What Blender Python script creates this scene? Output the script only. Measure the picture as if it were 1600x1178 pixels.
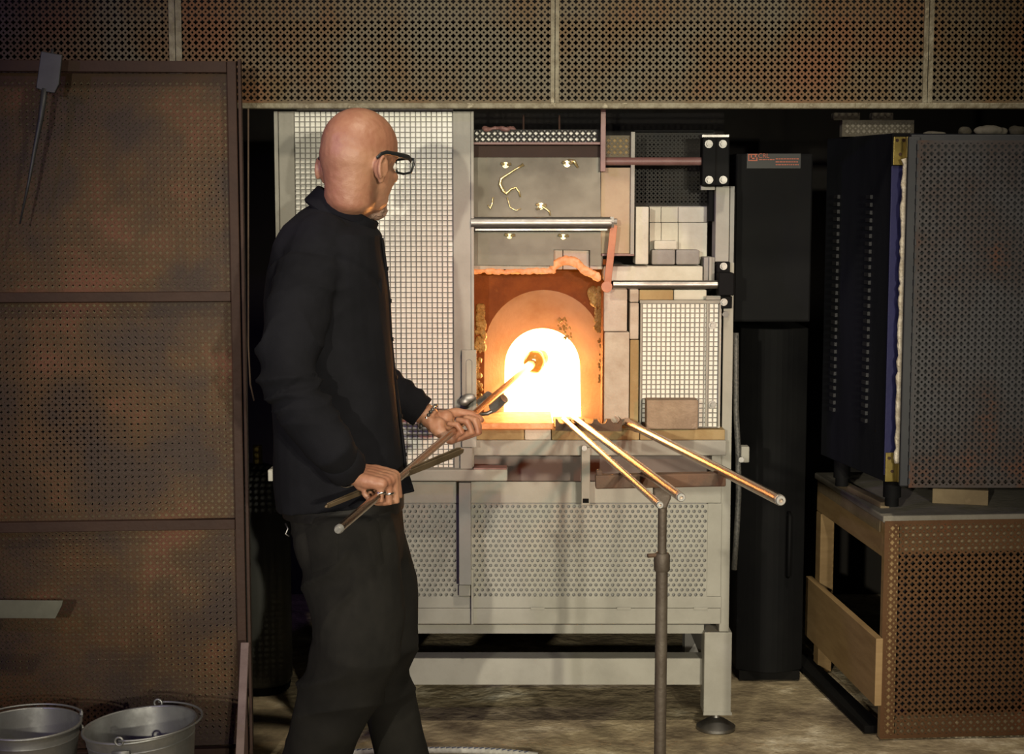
import bpy, bmesh, math, random
from mathutils import Vector, Matrix, noise

random.seed(7)
V = Vector
for o in list(bpy.data.objects):
    bpy.data.objects.remove(o, do_unlink=True)
scn = bpy.context.scene
COL = scn.collection

# ------------------------------------------------------------------ camera
F = 2600.0
TH = math.atan(289.0 / F)
HC = 1.58
CT, ST = math.cos(TH), math.sin(TH)
cam_d = bpy.data.cameras.new('camera')
cam = bpy.data.objects.new('camera', cam_d)
COL.objects.link(cam)
cam_d.sensor_width = 36.0
cam_d.lens = F / 1600.0 * 36.0
cam_d.clip_start = 0.05
cam.location = (0, 0, HC)
cam.rotation_euler = (math.pi / 2 - TH, 0, 0)
scn.camera = cam

# ------------------------------------------------------------------ world, lamps, exposure
w = bpy.data.worlds.new('World')
scn.world = w
w.use_nodes = True
w.node_tree.nodes['Background'].inputs[0].default_value = (0.55, 0.52, 0.5, 1)
w.node_tree.nodes['Background'].inputs[1].default_value = 0.008
vs = scn.view_settings
vs.view_transform = 'Standard'
vs.look = 'None'
vs.exposure = 0.0
vs.gamma = 1.0
vs.use_curve_mapping = False


def spot(name, loc, tgt, power, color, angle, size, blend=0.4):
    d = bpy.data.lights.new(name, 'SPOT')
    d.energy = power
    d.color = color
    d.spot_size = math.radians(angle)
    d.spot_blend = blend
    d.shadow_soft_size = size
    o = bpy.data.objects.new(name, d)
    COL.objects.link(o)
    o.location = loc
    o.rotation_euler = (V(tgt) - V(loc)).to_track_quat('-Z', 'Y').to_euler()
    return o


spot('stage_spot_right', (1.85, -4.2, 2.05), (0.12, 4.7, 0.90), 1500, (1.0, 0.92, 0.72), 20, 0.07, 0.9)
spot('stage_spot_right_second', (1.45, -4.3, 2.05), (0.0, 4.7, 0.95), 750, (1.0, 0.93, 0.76), 25, 0.06, 0.9)
spot('stage_spot_left', (-1.9, -4.0, 2.4), (0.1, 4.7, 0.90), 1450, (1.0, 0.92, 0.73), 24, 0.07, 0.9)
spot('stage_spot_violet', (-3.6, 0.4, 3.0), (-0.8, 4.1, 1.1), 105, (0.45, 0.30, 1.0), 48, 0.08, 0.6)
spot('stage_spot_magenta', (-3.2, 1.2, 3.1), (-0.45, 3.92, 1.70), 120, (0.62, 0.34, 1.0), 9, 0.05, 0.5)
spot('stage_spot_red', (2.4, -1.6, 2.4), (0.12, 4.7, 1.15), 560, (1.0, 0.22, 0.06), 11, 0.08, 0.9)
spot('work_lamp_overhead', (0.9, 2.2, 4.6), (0.1, 4.4, 0.5), 400, (1.0, 0.88, 0.68), 60, 0.15, 0.8)


# ------------------------------------------------------------------ pixel to world helpers
def W(px, py, Y):
    u, v = (px - 800) / F, (589 - py) / F
    d = V((u, CT + v * ST, -ST + v * CT))
    t = Y / d.y
    return V((d.x * t, Y, HC + d.z * t))


def PX(p):
    q = V(p) - V((0, 0, HC))
    dep = q.y * CT - q.z * ST
    up = q.y * ST + q.z * CT
    return 800 + F * q.x / dep, 589 - F * up / dep


def RR(x0, y0, x1, y1, Y):
    ym, xm = (y0 + y1) / 2, (x0 + x1) / 2
    return W(x0, ym, Y).x, W(x1, ym, Y).x, W(xm, y1, Y).z, W(xm, y0, Y).z


# ------------------------------------------------------------------ materials
MATS = {}


def mat(name, c1, c2=None, scale=6.0, rough=0.6, metal=0.0, bump=0.0, bscale=60.0, c3=None,
        lo=0.38, hi=0.62, emit=None, estr=0.0, rough2=None, stretch=(1, 1, 1), spec=0.5, trans=0.0):
    m = bpy.data.materials.new(name)
    m.use_nodes = True
    nt = m.node_tree
    N, L = nt.nodes, nt.links
    b = N['Principled BSDF']
    b.inputs['Roughness'].default_value = rough
    b.inputs['Metallic'].default_value = metal
    b.inputs['Specular IOR Level'].default_value = spec
    b.inputs['Base Color'].default_value = (*c1, 1)
    if trans:
        b.inputs['Transmission Weight'].default_value = trans
    tc = N.new('ShaderNodeTexCoord')
    mp = N.new('ShaderNodeMapping')
    mp.inputs['Scale'].default_value = stretch
    L.new(tc.outputs['Object'], mp.inputs[0])
    if c2 is not None:
        n1 = N.new('ShaderNodeTexNoise')
        n1.inputs['Scale'].default_value = scale
        n1.inputs['Detail'].default_value = 8
        n1.inputs['Roughness'].default_value = 0.62
        L.new(mp.outputs[0], n1.inputs['Vector'])
        r = N.new('ShaderNodeValToRGB')
        e = r.color_ramp.elements
        e[0].position = lo
        e[0].color = (*c1, 1)
        e[1].position = hi
        e[1].color = (*c2, 1)
        if c3 is not None:
            x = e.new(min(0.98, hi + 0.12))
            x.color = (*c3, 1)
        L.new(n1.outputs['Fac'], r.inputs[0])
        L.new(r.outputs[0], b.inputs['Base Color'])
        if rough2 is not None:
            mr = N.new('ShaderNodeMapRange')
            mr.inputs['From Min'].default_value = lo
            mr.inputs['From Max'].default_value = hi
            mr.inputs['To Min'].default_value = rough
            mr.inputs['To Max'].default_value = rough2
            L.new(n1.outputs['Fac'], mr.inputs['Value'])
            L.new(mr.outputs[0], b.inputs['Roughness'])
    if bump:
        n2 = N.new('ShaderNodeTexNoise')
        n2.inputs['Scale'].default_value = bscale
        n2.inputs['Detail'].default_value = 6
        L.new(mp.outputs[0], n2.inputs['Vector'])
        bp = N.new('ShaderNodeBump')
        bp.inputs['Strength'].default_value = bump
        bp.inputs['Distance'].default_value = 0.01
        L.new(n2.outputs['Fac'], bp.inputs['Height'])
        L.new(bp.outputs[0], b.inputs['Normal'])
    if emit is not None:
        b.inputs['Emission Color'].default_value = (*emit, 1)
        b.inputs['Emission Strength'].default_value = estr
    MATS[name] = m
    return m


mat('paint', (0.285, 0.273, 0.238), (0.225, 0.213, 0.183), scale=7, rough=0.65, bump=0.05, bscale=180, lo=0.42, hi=0.72, spec=0.3)
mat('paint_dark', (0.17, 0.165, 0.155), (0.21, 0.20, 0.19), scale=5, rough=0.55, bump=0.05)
mat('board', (0.84, 0.83, 0.77), (0.76, 0.745, 0.68), scale=4, rough=0.85, bump=0.05, spec=0.25)
mat('wire', (0.105, 0.10, 0.088), (0.16, 0.15, 0.13), scale=20, rough=0.5, metal=0.2)
mat('steel', (0.30, 0.29, 0.28), (0.22, 0.21, 0.20), scale=9, rough=0.38, metal=1.0, rough2=0.5, bump=0.04)
mat('bright_steel', (0.30, 0.29, 0.27), (0.20, 0.195, 0.18), scale=60, rough=0.45, metal=0.35, spec=0.4)
mat('pipe_steel', (0.52, 0.40, 0.31), rough=0.25, metal=1.0)
mat('shield', (0.125, 0.115, 0.088), (0.095, 0.086, 0.064), scale=5, rough=0.5, metal=0.3, rough2=0.6, bump=0.03, bscale=30)
mat('glint_gold', (0.75, 0.64, 0.34), (0.55, 0.44, 0.2), scale=60, rough=0.30, metal=0.7)  # pale gold colour carries the bright highlights on the heat shield
mat('stand_steel', (0.085, 0.068, 0.05), (0.055, 0.04, 0.028), scale=12, rough=0.6, metal=0.3, c3=(0.11, 0.05, 0.025), bump=0.15, bscale=90)
mat('rust_plate', (0.10, 0.055, 0.03), (0.06, 0.035, 0.022), scale=14, rough=0.8, c3=(0.14, 0.07, 0.035), bump=0.2)
mat('rust_sheet', (0.034, 0.019, 0.013), (0.060, 0.028, 0.009), scale=3.2, rough=0.65, metal=0.0,
    c3=(0.11, 0.038, 0.018), lo=0.40, hi=0.54, bump=0.2, bscale=120, spec=0.3)
mat('rust_back', (0.050, 0.033, 0.020), (0.135, 0.098, 0.045), scale=3.2, rough=0.6, c3=(0.14, 0.07, 0.03), lo=0.4, hi=0.6, spec=0.3)
mat('rust_frame', (0.030, 0.0145, 0.0095), (0.040, 0.019, 0.012), scale=9, rough=0.65, c3=(0.09, 0.055, 0.04), lo=0.4, hi=0.70, bump=0.15, spec=0.25)
mat('hood_sheet', (0.088, 0.073, 0.046), (0.085, 0.052, 0.021), scale=2.6, rough=0.6, metal=0.1, c3=(0.105, 0.043, 0.014),
    lo=0.42, hi=0.54, bump=0.15, bscale=110, spec=0.3)
mat('hood_seam', (0.17, 0.15, 0.10), (0.10, 0.08, 0.045), scale=30, rough=0.55, metal=0.2, c3=(0.30, 0.27, 0.19), lo=0.4, hi=0.6, bump=0.4)
mat('kiln_sheet', (0.040, 0.038, 0.039), (0.034, 0.025, 0.022), scale=3.6, rough=0.65, metal=0.0, c3=(0.075, 0.026, 0.010), lo=0.45, hi=0.58, bump=0.12, spec=0.25)
mat('plinth_sheet', (0.088, 0.042, 0.016), (0.075, 0.033, 0.012), scale=3.5, rough=0.75, metal=0.0, c3=(0.12, 0.040, 0.014), lo=0.42, hi=0.6, bump=0.2, spec=0.25)
mat('dark_inside', (0.010, 0.009, 0.008), (0.02, 0.016, 0.012), scale=3, rough=0.9)
mat('black_paint', (0.004, 0.004, 0.0045), (0.006, 0.006, 0.006), scale=4, rough=0.7, bump=0.03, spec=0.08)
mat('black_matte', (0.003, 0.003, 0.003), (0.005, 0.0045, 0.004), scale=4, rough=0.9, spec=0.15)
mat('black_grille', (0.009, 0.009, 0.008), (0.014, 0.012, 0.009), scale=14, rough=0.6, metal=0.0, spec=0.2)
mat('red_oxide', (0.20, 0.105, 0.095), (0.15, 0.07, 0.06), scale=10, rough=0.5, bump=0.08)
mat('firebrick', (0.44, 0.385, 0.32), (0.36, 0.30, 0.24), scale=16, rough=0.9, bump=0.18, bscale=140, c3=(0.28, 0.21, 0.155), lo=0.4, hi=0.66, spec=0.2)
mat('white_brick', (0.50, 0.485, 0.42), (0.43, 0.41, 0.345), scale=12, rough=0.9, bump=0.12, bscale=140, c3=(0.34, 0.31, 0.25), spec=0.2)
mat('grey_brick', (0.25, 0.24, 0.225), (0.205, 0.19, 0.175), scale=14, rough=0.9, bump=0.15, bscale=140, spec=0.2)
mat('brown_brick', (0.28, 0.215, 0.155), (0.21, 0.155, 0.11), scale=22, rough=0.95, bump=0.35, bscale=160, c3=(0.34, 0.27, 0.20), spec=0.2)
mat('yellow_brick', (0.32, 0.235, 0.12), (0.25, 0.17, 0.08), scale=12, rough=0.9, bump=0.2, c3=(0.37, 0.30, 0.2), spec=0.2)
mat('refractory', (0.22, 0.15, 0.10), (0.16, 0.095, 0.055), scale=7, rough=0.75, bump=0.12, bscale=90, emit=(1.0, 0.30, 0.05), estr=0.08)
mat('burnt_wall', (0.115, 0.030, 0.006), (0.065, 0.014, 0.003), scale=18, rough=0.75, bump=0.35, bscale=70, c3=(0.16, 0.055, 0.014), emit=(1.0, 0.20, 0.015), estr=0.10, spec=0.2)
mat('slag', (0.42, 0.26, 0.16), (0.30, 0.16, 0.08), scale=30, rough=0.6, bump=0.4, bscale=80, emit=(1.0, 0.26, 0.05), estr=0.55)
mat('glass_drip', (0.22, 0.12, 0.035), (0.34, 0.22, 0.08), scale=60, rough=0.08, bump=0.9, bscale=110, emit=(1.0, 0.34, 0.05), estr=0.06)
mat('glow', (0.9, 0.8, 0.6), rough=0.9, emit=(1.0, 0.47, 0.17), estr=11.0)
mat('hot_glass', (0.30, 0.14, 0.025), (0.20, 0.08, 0.012), scale=30, rough=0.08, emit=(1.0, 0.45, 0.06), estr=0.22, bump=0.3, bscale=40)
mat('tan_plate', (0.34, 0.26, 0.17), (0.28, 0.20, 0.13), scale=8, rough=0.7, bump=0.1)
mat('recess_shade', (0.155, 0.12, 0.105), (0.12, 0.09, 0.078), scale=6, rough=0.7)  # brown-grey colour stands in for the shadow under the shelf beam
mat('louvre', (0.018, 0.018, 0.02), (0.012, 0.012, 0.014), scale=5, rough=0.5, spec=0.4)
mat('lever_glow_tint', (0.42, 0.16, 0.075), (0.34, 0.12, 0.06), scale=10, rough=0.5, bump=0.08)  # orange furnace light on the steel lever, put into its base colour
mat('brass', (0.30, 0.23, 0.07), (0.22, 0.16, 0.04), scale=20, rough=0.4, metal=0.7)
mat('blue_paint', (0.010, 0.010, 0.045), (0.013, 0.013, 0.058), scale=5, rough=0.5, bump=0.05, spec=0.3)
mat('kiln_side', (0.007, 0.0075, 0.010), (0.013, 0.014, 0.018), scale=3, rough=0.65, metal=0.1, bump=0.04, stretch=(1, 1, 0.25), spec=0.12)
mat('kiln_strip', (0.030, 0.031, 0.033), (0.022, 0.023, 0.026), scale=4, rough=0.6, metal=0.0, spec=0.25)
mat('insulation', (0.55, 0.50, 0.40), (0.35, 0.30, 0.22), scale=40, rough=1.0, bump=0.6, bscale=90)
mat('plywood', (0.30, 0.195, 0.085), (0.24, 0.15, 0.062), scale=5, rough=0.7, bump=0.08, stretch=(1, 1, 6))
mat('old_timber', (0.20, 0.15, 0.085), (0.14, 0.10, 0.055), scale=7, rough=0.85, bump=0.2, c3=(0.26, 0.19, 0.11))
mat('slab', (0.20, 0.18, 0.145), (0.15, 0.135, 0.105), scale=9, rough=0.9, bump=0.2)
mat('zinc', (0.34, 0.345, 0.34), (0.22, 0.22, 0.21), scale=9, rough=0.38, metal=0.75, rough2=0.6, bump=0.05, bscale=20)
mat('skin', (0.335, 0.172, 0.102), (0.27, 0.118, 0.070), scale=14, rough=0.5, bump=0.08, bscale=260)
mat('lips', (0.42, 0.17, 0.13), rough=0.5)
mat('nail', (0.62, 0.40, 0.32), rough=0.35)
mat('eye', (0.7, 0.68, 0.64), rough=0.2)
mat('iris', (0.05, 0.04, 0.03), rough=0.2)
mat('beard', (0.30, 0.19, 0.14), (0.22, 0.13, 0.09), scale=60, rough=0.8, bump=0.8, bscale=220)
mat('shirt', (0.0042, 0.0042, 0.0058), (0.0064, 0.0064, 0.0086), scale=9, rough=0.9, bump=0.10, bscale=420, spec=0.15)
mat('trousers', (0.0095, 0.009, 0.0082), (0.014, 0.013, 0.0115), scale=7, rough=0.95, bump=0.12, bscale=380, spec=0.10)
mat('leather', (0.006, 0.0055, 0.005), (0.01, 0.0085, 0.007), scale=20, rough=0.6, bump=0.1, spec=0.2)
mat('specs', (0.014, 0.016, 0.017), rough=0.35)
mat('beads', (0.02, 0.018, 0.016), (0.10, 0.10, 0.10), scale=120, rough=0.3, metal=0.3)
mat('silver', (0.8, 0.79, 0.76), rough=0.2, metal=1.0)
mat('tool_steel', (0.16, 0.115, 0.07), (0.10, 0.07, 0.04), scale=16, rough=0.5, metal=0.5, bump=0.1)
mat('blade', (0.13, 0.13, 0.095), (0.09, 0.09, 0.065), scale=8, rough=0.5, metal=0.2)
mat('paddle', (0.048, 0.048, 0.05), (0.03, 0.03, 0.032), scale=9, rough=0.5, metal=0.2)
mat('flat_bar', (0.16, 0.11, 0.105), (0.11, 0.07, 0.065), scale=10, rough=0.7, c3=(0.24, 0.18, 0.17), bump=0.2)
mat('hose', (0.34, 0.33, 0.30), (0.24, 0.23, 0.21), scale=60, rough=0.7, bump=0.2)
mat('hose_mark', (0.04, 0.05, 0.10), rough=0.7)
mat('cable', (0.03, 0.03, 0.03), (0.10, 0.095, 0.085), scale=160, rough=0.5)
mat('red_print', (0.34, 0.075, 0.035), rough=0.6)
mat('sticker', (0.010, 0.010, 0.009), rough=0.6)
mat('stone', (0.09, 0.08, 0.06), (0.06, 0.05, 0.035), scale=14, rough=0.95, bump=0.4)
mat('tank', (0.06, 0.06, 0.048), (0.035, 0.035, 0.028), scale=4, rough=0.6)
mat('strap', (0.075, 0.05, 0.03), (0.05, 0.03, 0.02), scale=10, rough=0.8)
mat('wall_dark', (0.010, 0.009, 0.008), (0.016, 0.013, 0.010), scale=2, rough=0.95)

# lens glass
m = bpy.data.materials.new('lens')
m.use_nodes = True
b = m.node_tree.nodes['Principled BSDF']
b.inputs['Base Color'].default_value = (0.95, 0.96, 0.95, 1)
b.inputs['Transmission Weight'].default_value = 1.0
b.inputs['Roughness'].default_value = 0.02
b.inputs['IOR'].default_value = 1.1
MATS['lens'] = m

# mottled workshop concrete
m = bpy.data.materials.new('concrete')
m.use_nodes = True
nt = m.node_tree
N, L = nt.nodes, nt.links
b = N['Principled BSDF']
tc = N.new('ShaderNodeTexCoord')
na = N.new('ShaderNodeTexNoise'); na.inputs['Scale'].default_value = 4.6; na.inputs['Detail'].default_value = 12; na.inputs['Roughness'].default_value = 0.7
mpf = N.new('ShaderNodeMapping'); mpf.inputs['Scale'].default_value = (0.8, 1.0, 1.0)
L.new(tc.outputs['Object'], mpf.inputs[0]); L.new(mpf.outputs[0], na.inputs['Vector'])
ra = N.new('ShaderNodeValToRGB')
e = ra.color_ramp.elements
e[0].position = 0.36; e[0].color = (0.12, 0.09, 0.056, 1)
e[1].position = 0.54; e[1].color = (0.36, 0.29, 0.18, 1)
x = e.new(0.62); x.color = (0.62, 0.54, 0.38, 1)
x = e.new(0.72); x.color = (0.85, 0.80, 0.66, 1)
L.new(na.outputs['Fac'], ra.inputs[0]); L.new(ra.outputs[0], b.inputs['Base Color'])
nb = N.new('ShaderNodeTexNoise'); nb.inputs['Scale'].default_value = 26; nb.inputs['Detail'].default_value = 8
L.new(tc.outputs['Object'], nb.inputs['Vector'])
bp = N.new('ShaderNodeBump'); bp.inputs['Strength'].default_value = 0.5; bp.inputs['Distance'].default_value = 0.02
L.new(nb.outputs['Fac'], bp.inputs['Height']); L.new(bp.outputs[0], b.inputs['Normal'])
b.inputs['Roughness'].default_value = 0.7
MATS['concrete'] = m


# ------------------------------------------------------------------ mesh builder
def frame_of(t):
    t = t.normalized()
    a = V((0, 0, 1)) if abs(t.z) < 0.9 else V((1, 0, 0))
    u = t.cross(a).normalized()
    return u, t.cross(u).normalized()


class MB:
    def __init__(s):
        s.v, s.f = [], []

    def add(s, vs_, fs):
        n = len(s.v)
        s.v += [tuple(p) for p in vs_]
        s.f += [tuple(i + n for i in f) for f in fs]
        return s

    def box(s, x0, x1, y0, y1, z0, z1, M=None):
        p = [V((x, y, z)) for z in (z0, z1) for y in (y0, y1) for x in (x0, x1)]
        if M is not None:
            p = [M @ q for q in p]
        return s.add(p, [(0, 2, 3, 1), (4, 5, 7, 6), (0, 1, 5, 4), (2, 6, 7, 3), (0, 4, 6, 2), (1, 3, 7, 5)])

    def pbox(s, x0, y0, x1, y1, Ya, Yb):
        a, b_, c, d = RR(x0, y0, x1, y1, Ya)
        return s.box(a, b_, Ya, Yb, c, d)

    def bar(s, a, b_, wd, ht, up=(0, 0, 1)):
        a, b_ = V(a), V(b_)
        t = (b_ - a)
        l = t.length
        t.normalize()
        u = t.cross(V(up))
        if u.length < 1e-4:
            u = t.cross(V((1, 0, 0)))
        u.normalize()
        n = u.cross(t)
        M = Matrix((u, t, n)).transposed().to_4x4()
        M.translation = a
        return s.box(-wd / 2, wd / 2, 0, l, -ht / 2, ht / 2, M)

    def tube(s, pts, rad, seg=12, cap=True, flat=1.0, up=None):
        pts = [V(p) for p in pts]
        if not hasattr(rad, '__len__'):
            rad = [rad] * len(pts)
        n = len(pts)
        u = None
        vs_, fs = [], []
        for i, p in enumerate(pts):
            t = pts[min(i + 1, n - 1)] - pts[max(i - 1, 0)]
            t.normalize()
            if u is None:
                if up is not None:
                    u = V(up) - t * V(up).dot(t)
                    u.normalize()
                else:
                    u, _ = frame_of(t)
            else:
                u = u - t * u.dot(t)
                u.normalize()
            v_ = t.cross(u)
            for k in range(seg):
                a = 2 * math.pi * k / seg
                vs_.append(p + (u * math.cos(a) + v_ * math.sin(a) * flat) * rad[i])
        for i in range(n - 1):
            for k in range(seg):
                k2 = (k + 1) % seg
                fs.append((i * seg + k, i * seg + k2, (i + 1) * seg + k2, (i + 1) * seg + k))
        if cap:
            fs.append(tuple(reversed(range(seg))))
            fs.append(tuple((n - 1) * seg + k for k in range(seg)))
        return s.add(vs_, fs)

    def cap_chain(s, pts, rad, seg=10):
        """tube with rounded ends"""
        pts = [V(p) for p in pts]
        rad = list(rad)
        d0 = (pts[0] - pts[1]).normalized()
        d1 = (pts[-1] - pts[-2]).normalized()
        P = [pts[0] + d0 * rad[0] * .95, pts[0] + d0 * rad[0] * .6] + pts + [pts[-1] + d1 * rad[-1] * .6, pts[-1] + d1 * rad[-1] * .95]
        Rr = [rad[0] * .3, rad[0] * .8] + rad + [rad[-1] * .8, rad[-1] * .3]
        return s.tube(P, Rr, seg)

    def cyl(s, c, axis, r, h, seg=16):
        c, a = V(c), V(axis).normalized()
        return s.tube([c - a * h / 2, c + a * h / 2], r, seg)

    def hexnut(s, c, axis, r, h):
        return s.cyl(c, axis, r, h, 6)

    def ell(s, c, r, M=None, nu=16, nv=10):
        c = V(c)
        vs_, fs = [], []
        pts = [V((0, 0, 1))]
        for j in range(1, nv):
            ph = math.pi * j / nv
            for k in range(nu):
                a = 2 * math.pi * k / nu
                pts.append(V((math.sin(ph) * math.cos(a), math.sin(ph) * math.sin(a), math.cos(ph))))
        pts.append(V((0, 0, -1)))
        for p in pts:
            q = V((p.x * r[0], p.y * r[1], p.z * r[2]))
            if M is not None:
                q = M @ q
            vs_.append(q + c)
        for k in range(nu):
            fs.append((0, 1 + k, 1 + (k + 1) % nu))
        for j in range(nv - 2):
            for k in range(nu):
                k2 = (k + 1) % nu
                fs.append((1 + j * nu + k, 1 + (j + 1) * nu + k, 1 + (j + 1) * nu + k2, 1 + j * nu + k2))
        e_ = len(pts) - 1
        base = 1 + (nv - 2) * nu
        for k in range(nu):
            fs.append((e_, base + (k + 1) % nu, base + k))
        return s.add(vs_, fs)

    def lathe(s, prof, c=(0, 0, 0), seg=32, M=None, cap=True):
        c = V(c)
        vs_, fs = [], []
        for (r, z) in prof:
            for k in range(seg):
                a = 2 * math.pi * k / seg
                q = V((r * math.cos(a), r * math.sin(a), z))
                if M is not None:
                    q = M @ q
                vs_.append(q + c)
        n = len(prof)
        for i in range(n - 1):
            for k in range(seg):
                k2 = (k + 1) % seg
                fs.append((i * seg + k, i * seg + k2, (i + 1) * seg + k2, (i + 1) * seg + k))
        if cap:
            fs.append(tuple(reversed(range(seg))))
            fs.append(tuple((n - 1) * seg + k for k in range(seg)))
        return s.add(vs_, fs)

    def prism(s, poly, y0, y1):
        """poly: (x,z) outline, extruded along y"""
        n = len(poly)
        vs_ = [(x_, y0, z_) for x_, z_ in poly] + [(x_, y1, z_) for x_, z_ in poly]
        fs = [tuple(range(n)), tuple(reversed(range(n, 2 * n)))]
        for i in range(n):
            j = (i + 1) % n
            fs.append((j, i, i + n, j + n))
        return s.add(vs_, fs)

    def torus(s, c, axis, R_, r, seg=20, rs=8):
        u, v_ = frame_of(V(axis))
        pts = [V(c) + (u * math.cos(2 * math.pi * k / seg) + v_ * math.sin(2 * math.pi * k / seg)) * R_ for k in range(seg + 1)]
        return s.tube(pts, r, rs, cap=False)

    def mesh(s, name):
        me = bpy.data.meshes.new(name)
        me.from_pydata(s.v, [], s.f)
        me.validate()
        return me

    def build(s, name, material, parent=None, bevel=0.0, smooth=False, local=False, kind=None, label=None, fix=True):
        me = s.mesh(name)
        return link(name, me, material, parent, bevel, smooth, local, kind, label, fix)


ROOTM = {}


def link(name, me, material, parent=None, bevel=0.0, smooth=False, local=False, kind=None, label=None, fix=True):
    if fix:
        bm = bmesh.new()
        bm.from_mesh(me)
        bmesh.ops.recalc_face_normals(bm, faces=bm.faces)
        bm.to_mesh(me)
        bm.free()
    o = bpy.data.objects.new(name, me)
    COL.objects.link(o)
    me.materials.append(MATS[material])
    if parent is not None:
        o.parent = parent
        Mx = ROOTM[parent.name]
        ROOTM[o.name] = Mx
        if not local:
            me.transform(Mx.inverted())
    else:
        # origin at the base centre
        xs = [v_.co for v_ in me.vertices]
        c = V(((min(p.x for p in xs) + max(p.x for p in xs)) / 2, (min(p.y for p in xs) + max(p.y for p in xs)) / 2, min(p.z for p in xs)))
        me.transform(Matrix.Translation(-c))
        o.location = c
        ROOTM[o.name] = Matrix.Translation(c)
    if bevel:
        md = o.modifiers.new('bevel', 'BEVEL')
        md.width = bevel
        md.segments = 2
        md.limit_method = 'ANGLE'
        md.angle_limit = math.radians(40)
    if smooth:
        for p in me.polygons:
            p.use_smooth = True
        if smooth == 'auto':
            me.set_sharp_from_angle(angle=math.radians(38))
    if kind:
        o['kind'] = kind
    if label:
        o['label'] = label
    return o


def tag(o, label, cat, group=None):
    o['label'] = label
    o['category'] = cat
    if group:
        o['group'] = group
    return o


def thing(name, label, cat, loc, rz=0.0, group=None):
    o = bpy.data.objects.new(name, None)
    COL.objects.link(o)
    o.empty_display_size = 0.1
    o.location = loc
    o.rotation_euler = (0, 0, rz)
    ROOTM[o.name] = Matrix.Translation(V(loc)) @ Matrix.Rotation(rz, 4, 'Z')
    return tag(o, label, cat, group)


def struct(o):
    o['kind'] = 'structure'
    return o


def cross_sheet(mb, x0, x1, z0, z1, p, Y, a=.345, b_=.14, r=.17, border=0.0, warp=None, holes=True, ox=0.0, oz=0.0):
    """sheet metal pierced with crosses and round dots (cell p), lying in the xz plane at Y"""
    def yy(x_, z_):
        return Y + (warp(x_, z_) if warp else 0.0)
    nx = max(1, int((x1 - x0 - 2 * border) / p))
    nz = max(1, int((z1 - z0 - 2 * border) / p))
    bx = (x1 - x0 - nx * p) / 2
    bz = (z1 - z0 - nz * p) / 2
    h = p / 2
    A, B, Rr = a * p, b_ * p, r * p
    q = [(A, 0), (h, 0), (h, h - Rr), (h - Rr * .72, h - Rr * .72), (h - Rr, h), (0, h), (0, A), (B, A * .82), (B, B), (A * .82, B)]
    vs_, fs = mb.v, mb.f
    for i in range(nx):
        cx = x0 + bx + (i + .5) * p
        for j in range(nz):
            cz = z0 + bz + (j + .5) * p
            for sx, sz in ((1, 1), (-1, 1), (-1, -1), (1, -1)):
                n = len(vs_)
                for (dx, dz) in q:
                    X, Z = cx + dx * sx, cz + dz * sz
                    vs_.append((X, yy(X, Z), Z))
                if sx * sz > 0:
                    fs.append(tuple(range(n, n + 10)))
                else:
                    fs.append(tuple(range(n + 9, n - 1, -1)))
    # plain margins
    def strip(xa, xb, za, zb):
        if xb - xa < 1e-5 or zb - za < 1e-5:
            return
        m_ = 12
        for i in range(m_):
            for j in range(1 if zb - za < xb - xa else m_):
                pass
        kx = max(1, int((xb - xa) / .06)); kz = max(1, int((zb - za) / .06))
        n = len(vs_)
        for j in range(kz + 1):
            for i in range(kx + 1):
                X, Z = xa + (xb - xa) * i / kx, za + (zb - za) * j / kz
                vs_.append((X, yy(X, Z), Z))
        for j in range(kz):
            for i in range(kx):
                k = n + j * (kx + 1) + i
                fs.append((k, k + 1, k + kx + 2, k + kx + 1))
    strip(x0, x0 + bx, z0, z1)
    strip(x1 - bx, x1, z0, z1)
    strip(x0 + bx, x1 - bx, z0, z0 + bz)
    strip(x0 + bx, x1 - bx, z1 - bz, z1)
    return mb


def hole_sheet(mb, x0, x1, z0, z1, p, r, Y, th):
    """staggered round holes with visible depth"""
    h = p * .866
    nz = int((z1 - z0) / h)
    h = (z1 - z0) / nz
    nx = int((x1 - x0 - p / 2) / p)
    bx = (x1 - x0 - (nx + .5) * p)
    seg = 12
    for j in range(nz):
        xs = x0 + bx / 2 + (p / 2 if j % 2 else 0)
        cz = z0 + (j + .5) * h
        for i in range(nx):
            cx = xs + (i + .5) * p
            n = len(mb.v)
            ring = [(cx + r * math.cos(2 * math.pi * k / seg), cz + r * math.sin(2 * math.pi * k / seg)) for k in range(seg)]
            mb.v += [(X, Y, Z) for X, Z in ring] + [(X, Y + th, Z) for X, Z in ring]
            mb.v += [(cx + p / 2, Y, cz - h / 2), (cx + p / 2, Y, cz), (cx + p / 2, Y, cz + h / 2), (cx - p / 2, Y, cz + h / 2), (cx - p / 2, Y, cz), (cx - p / 2, Y, cz - h / 2)]
            o_ = n + 2 * seg
            # top half: ring 0..6 then left-mid, left-top, right-top, right-mid
            mb.f.append(tuple([o_ + 1, o_ + 2, o_ + 3, o_ + 4] + [n + k for k in range(6, -1, -1)]))
            mb.f.append(tuple([o_ + 4, o_ + 5, o_ + 0, o_ + 1] + [n + k % seg for k in range(12, 5, -1)]))
            for k in range(seg):
                k2 = (k + 1) % seg
                mb.f.append((n + k, n + k2, n + seg + k2, n + seg + k))
        # filler ends
        for xa, xb in ((x0, xs), (xs + nx * p, x1)):
            if xb - xa > 1e-5:
                n = len(mb.v)
                mb.v += [(xa, Y, cz - h / 2), (xb, Y, cz - h / 2), (xb, Y, cz + h / 2), (xa, Y, cz + h / 2)]
                mb.f.append((n, n + 1, n + 2, n + 3))
    return mb


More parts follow.
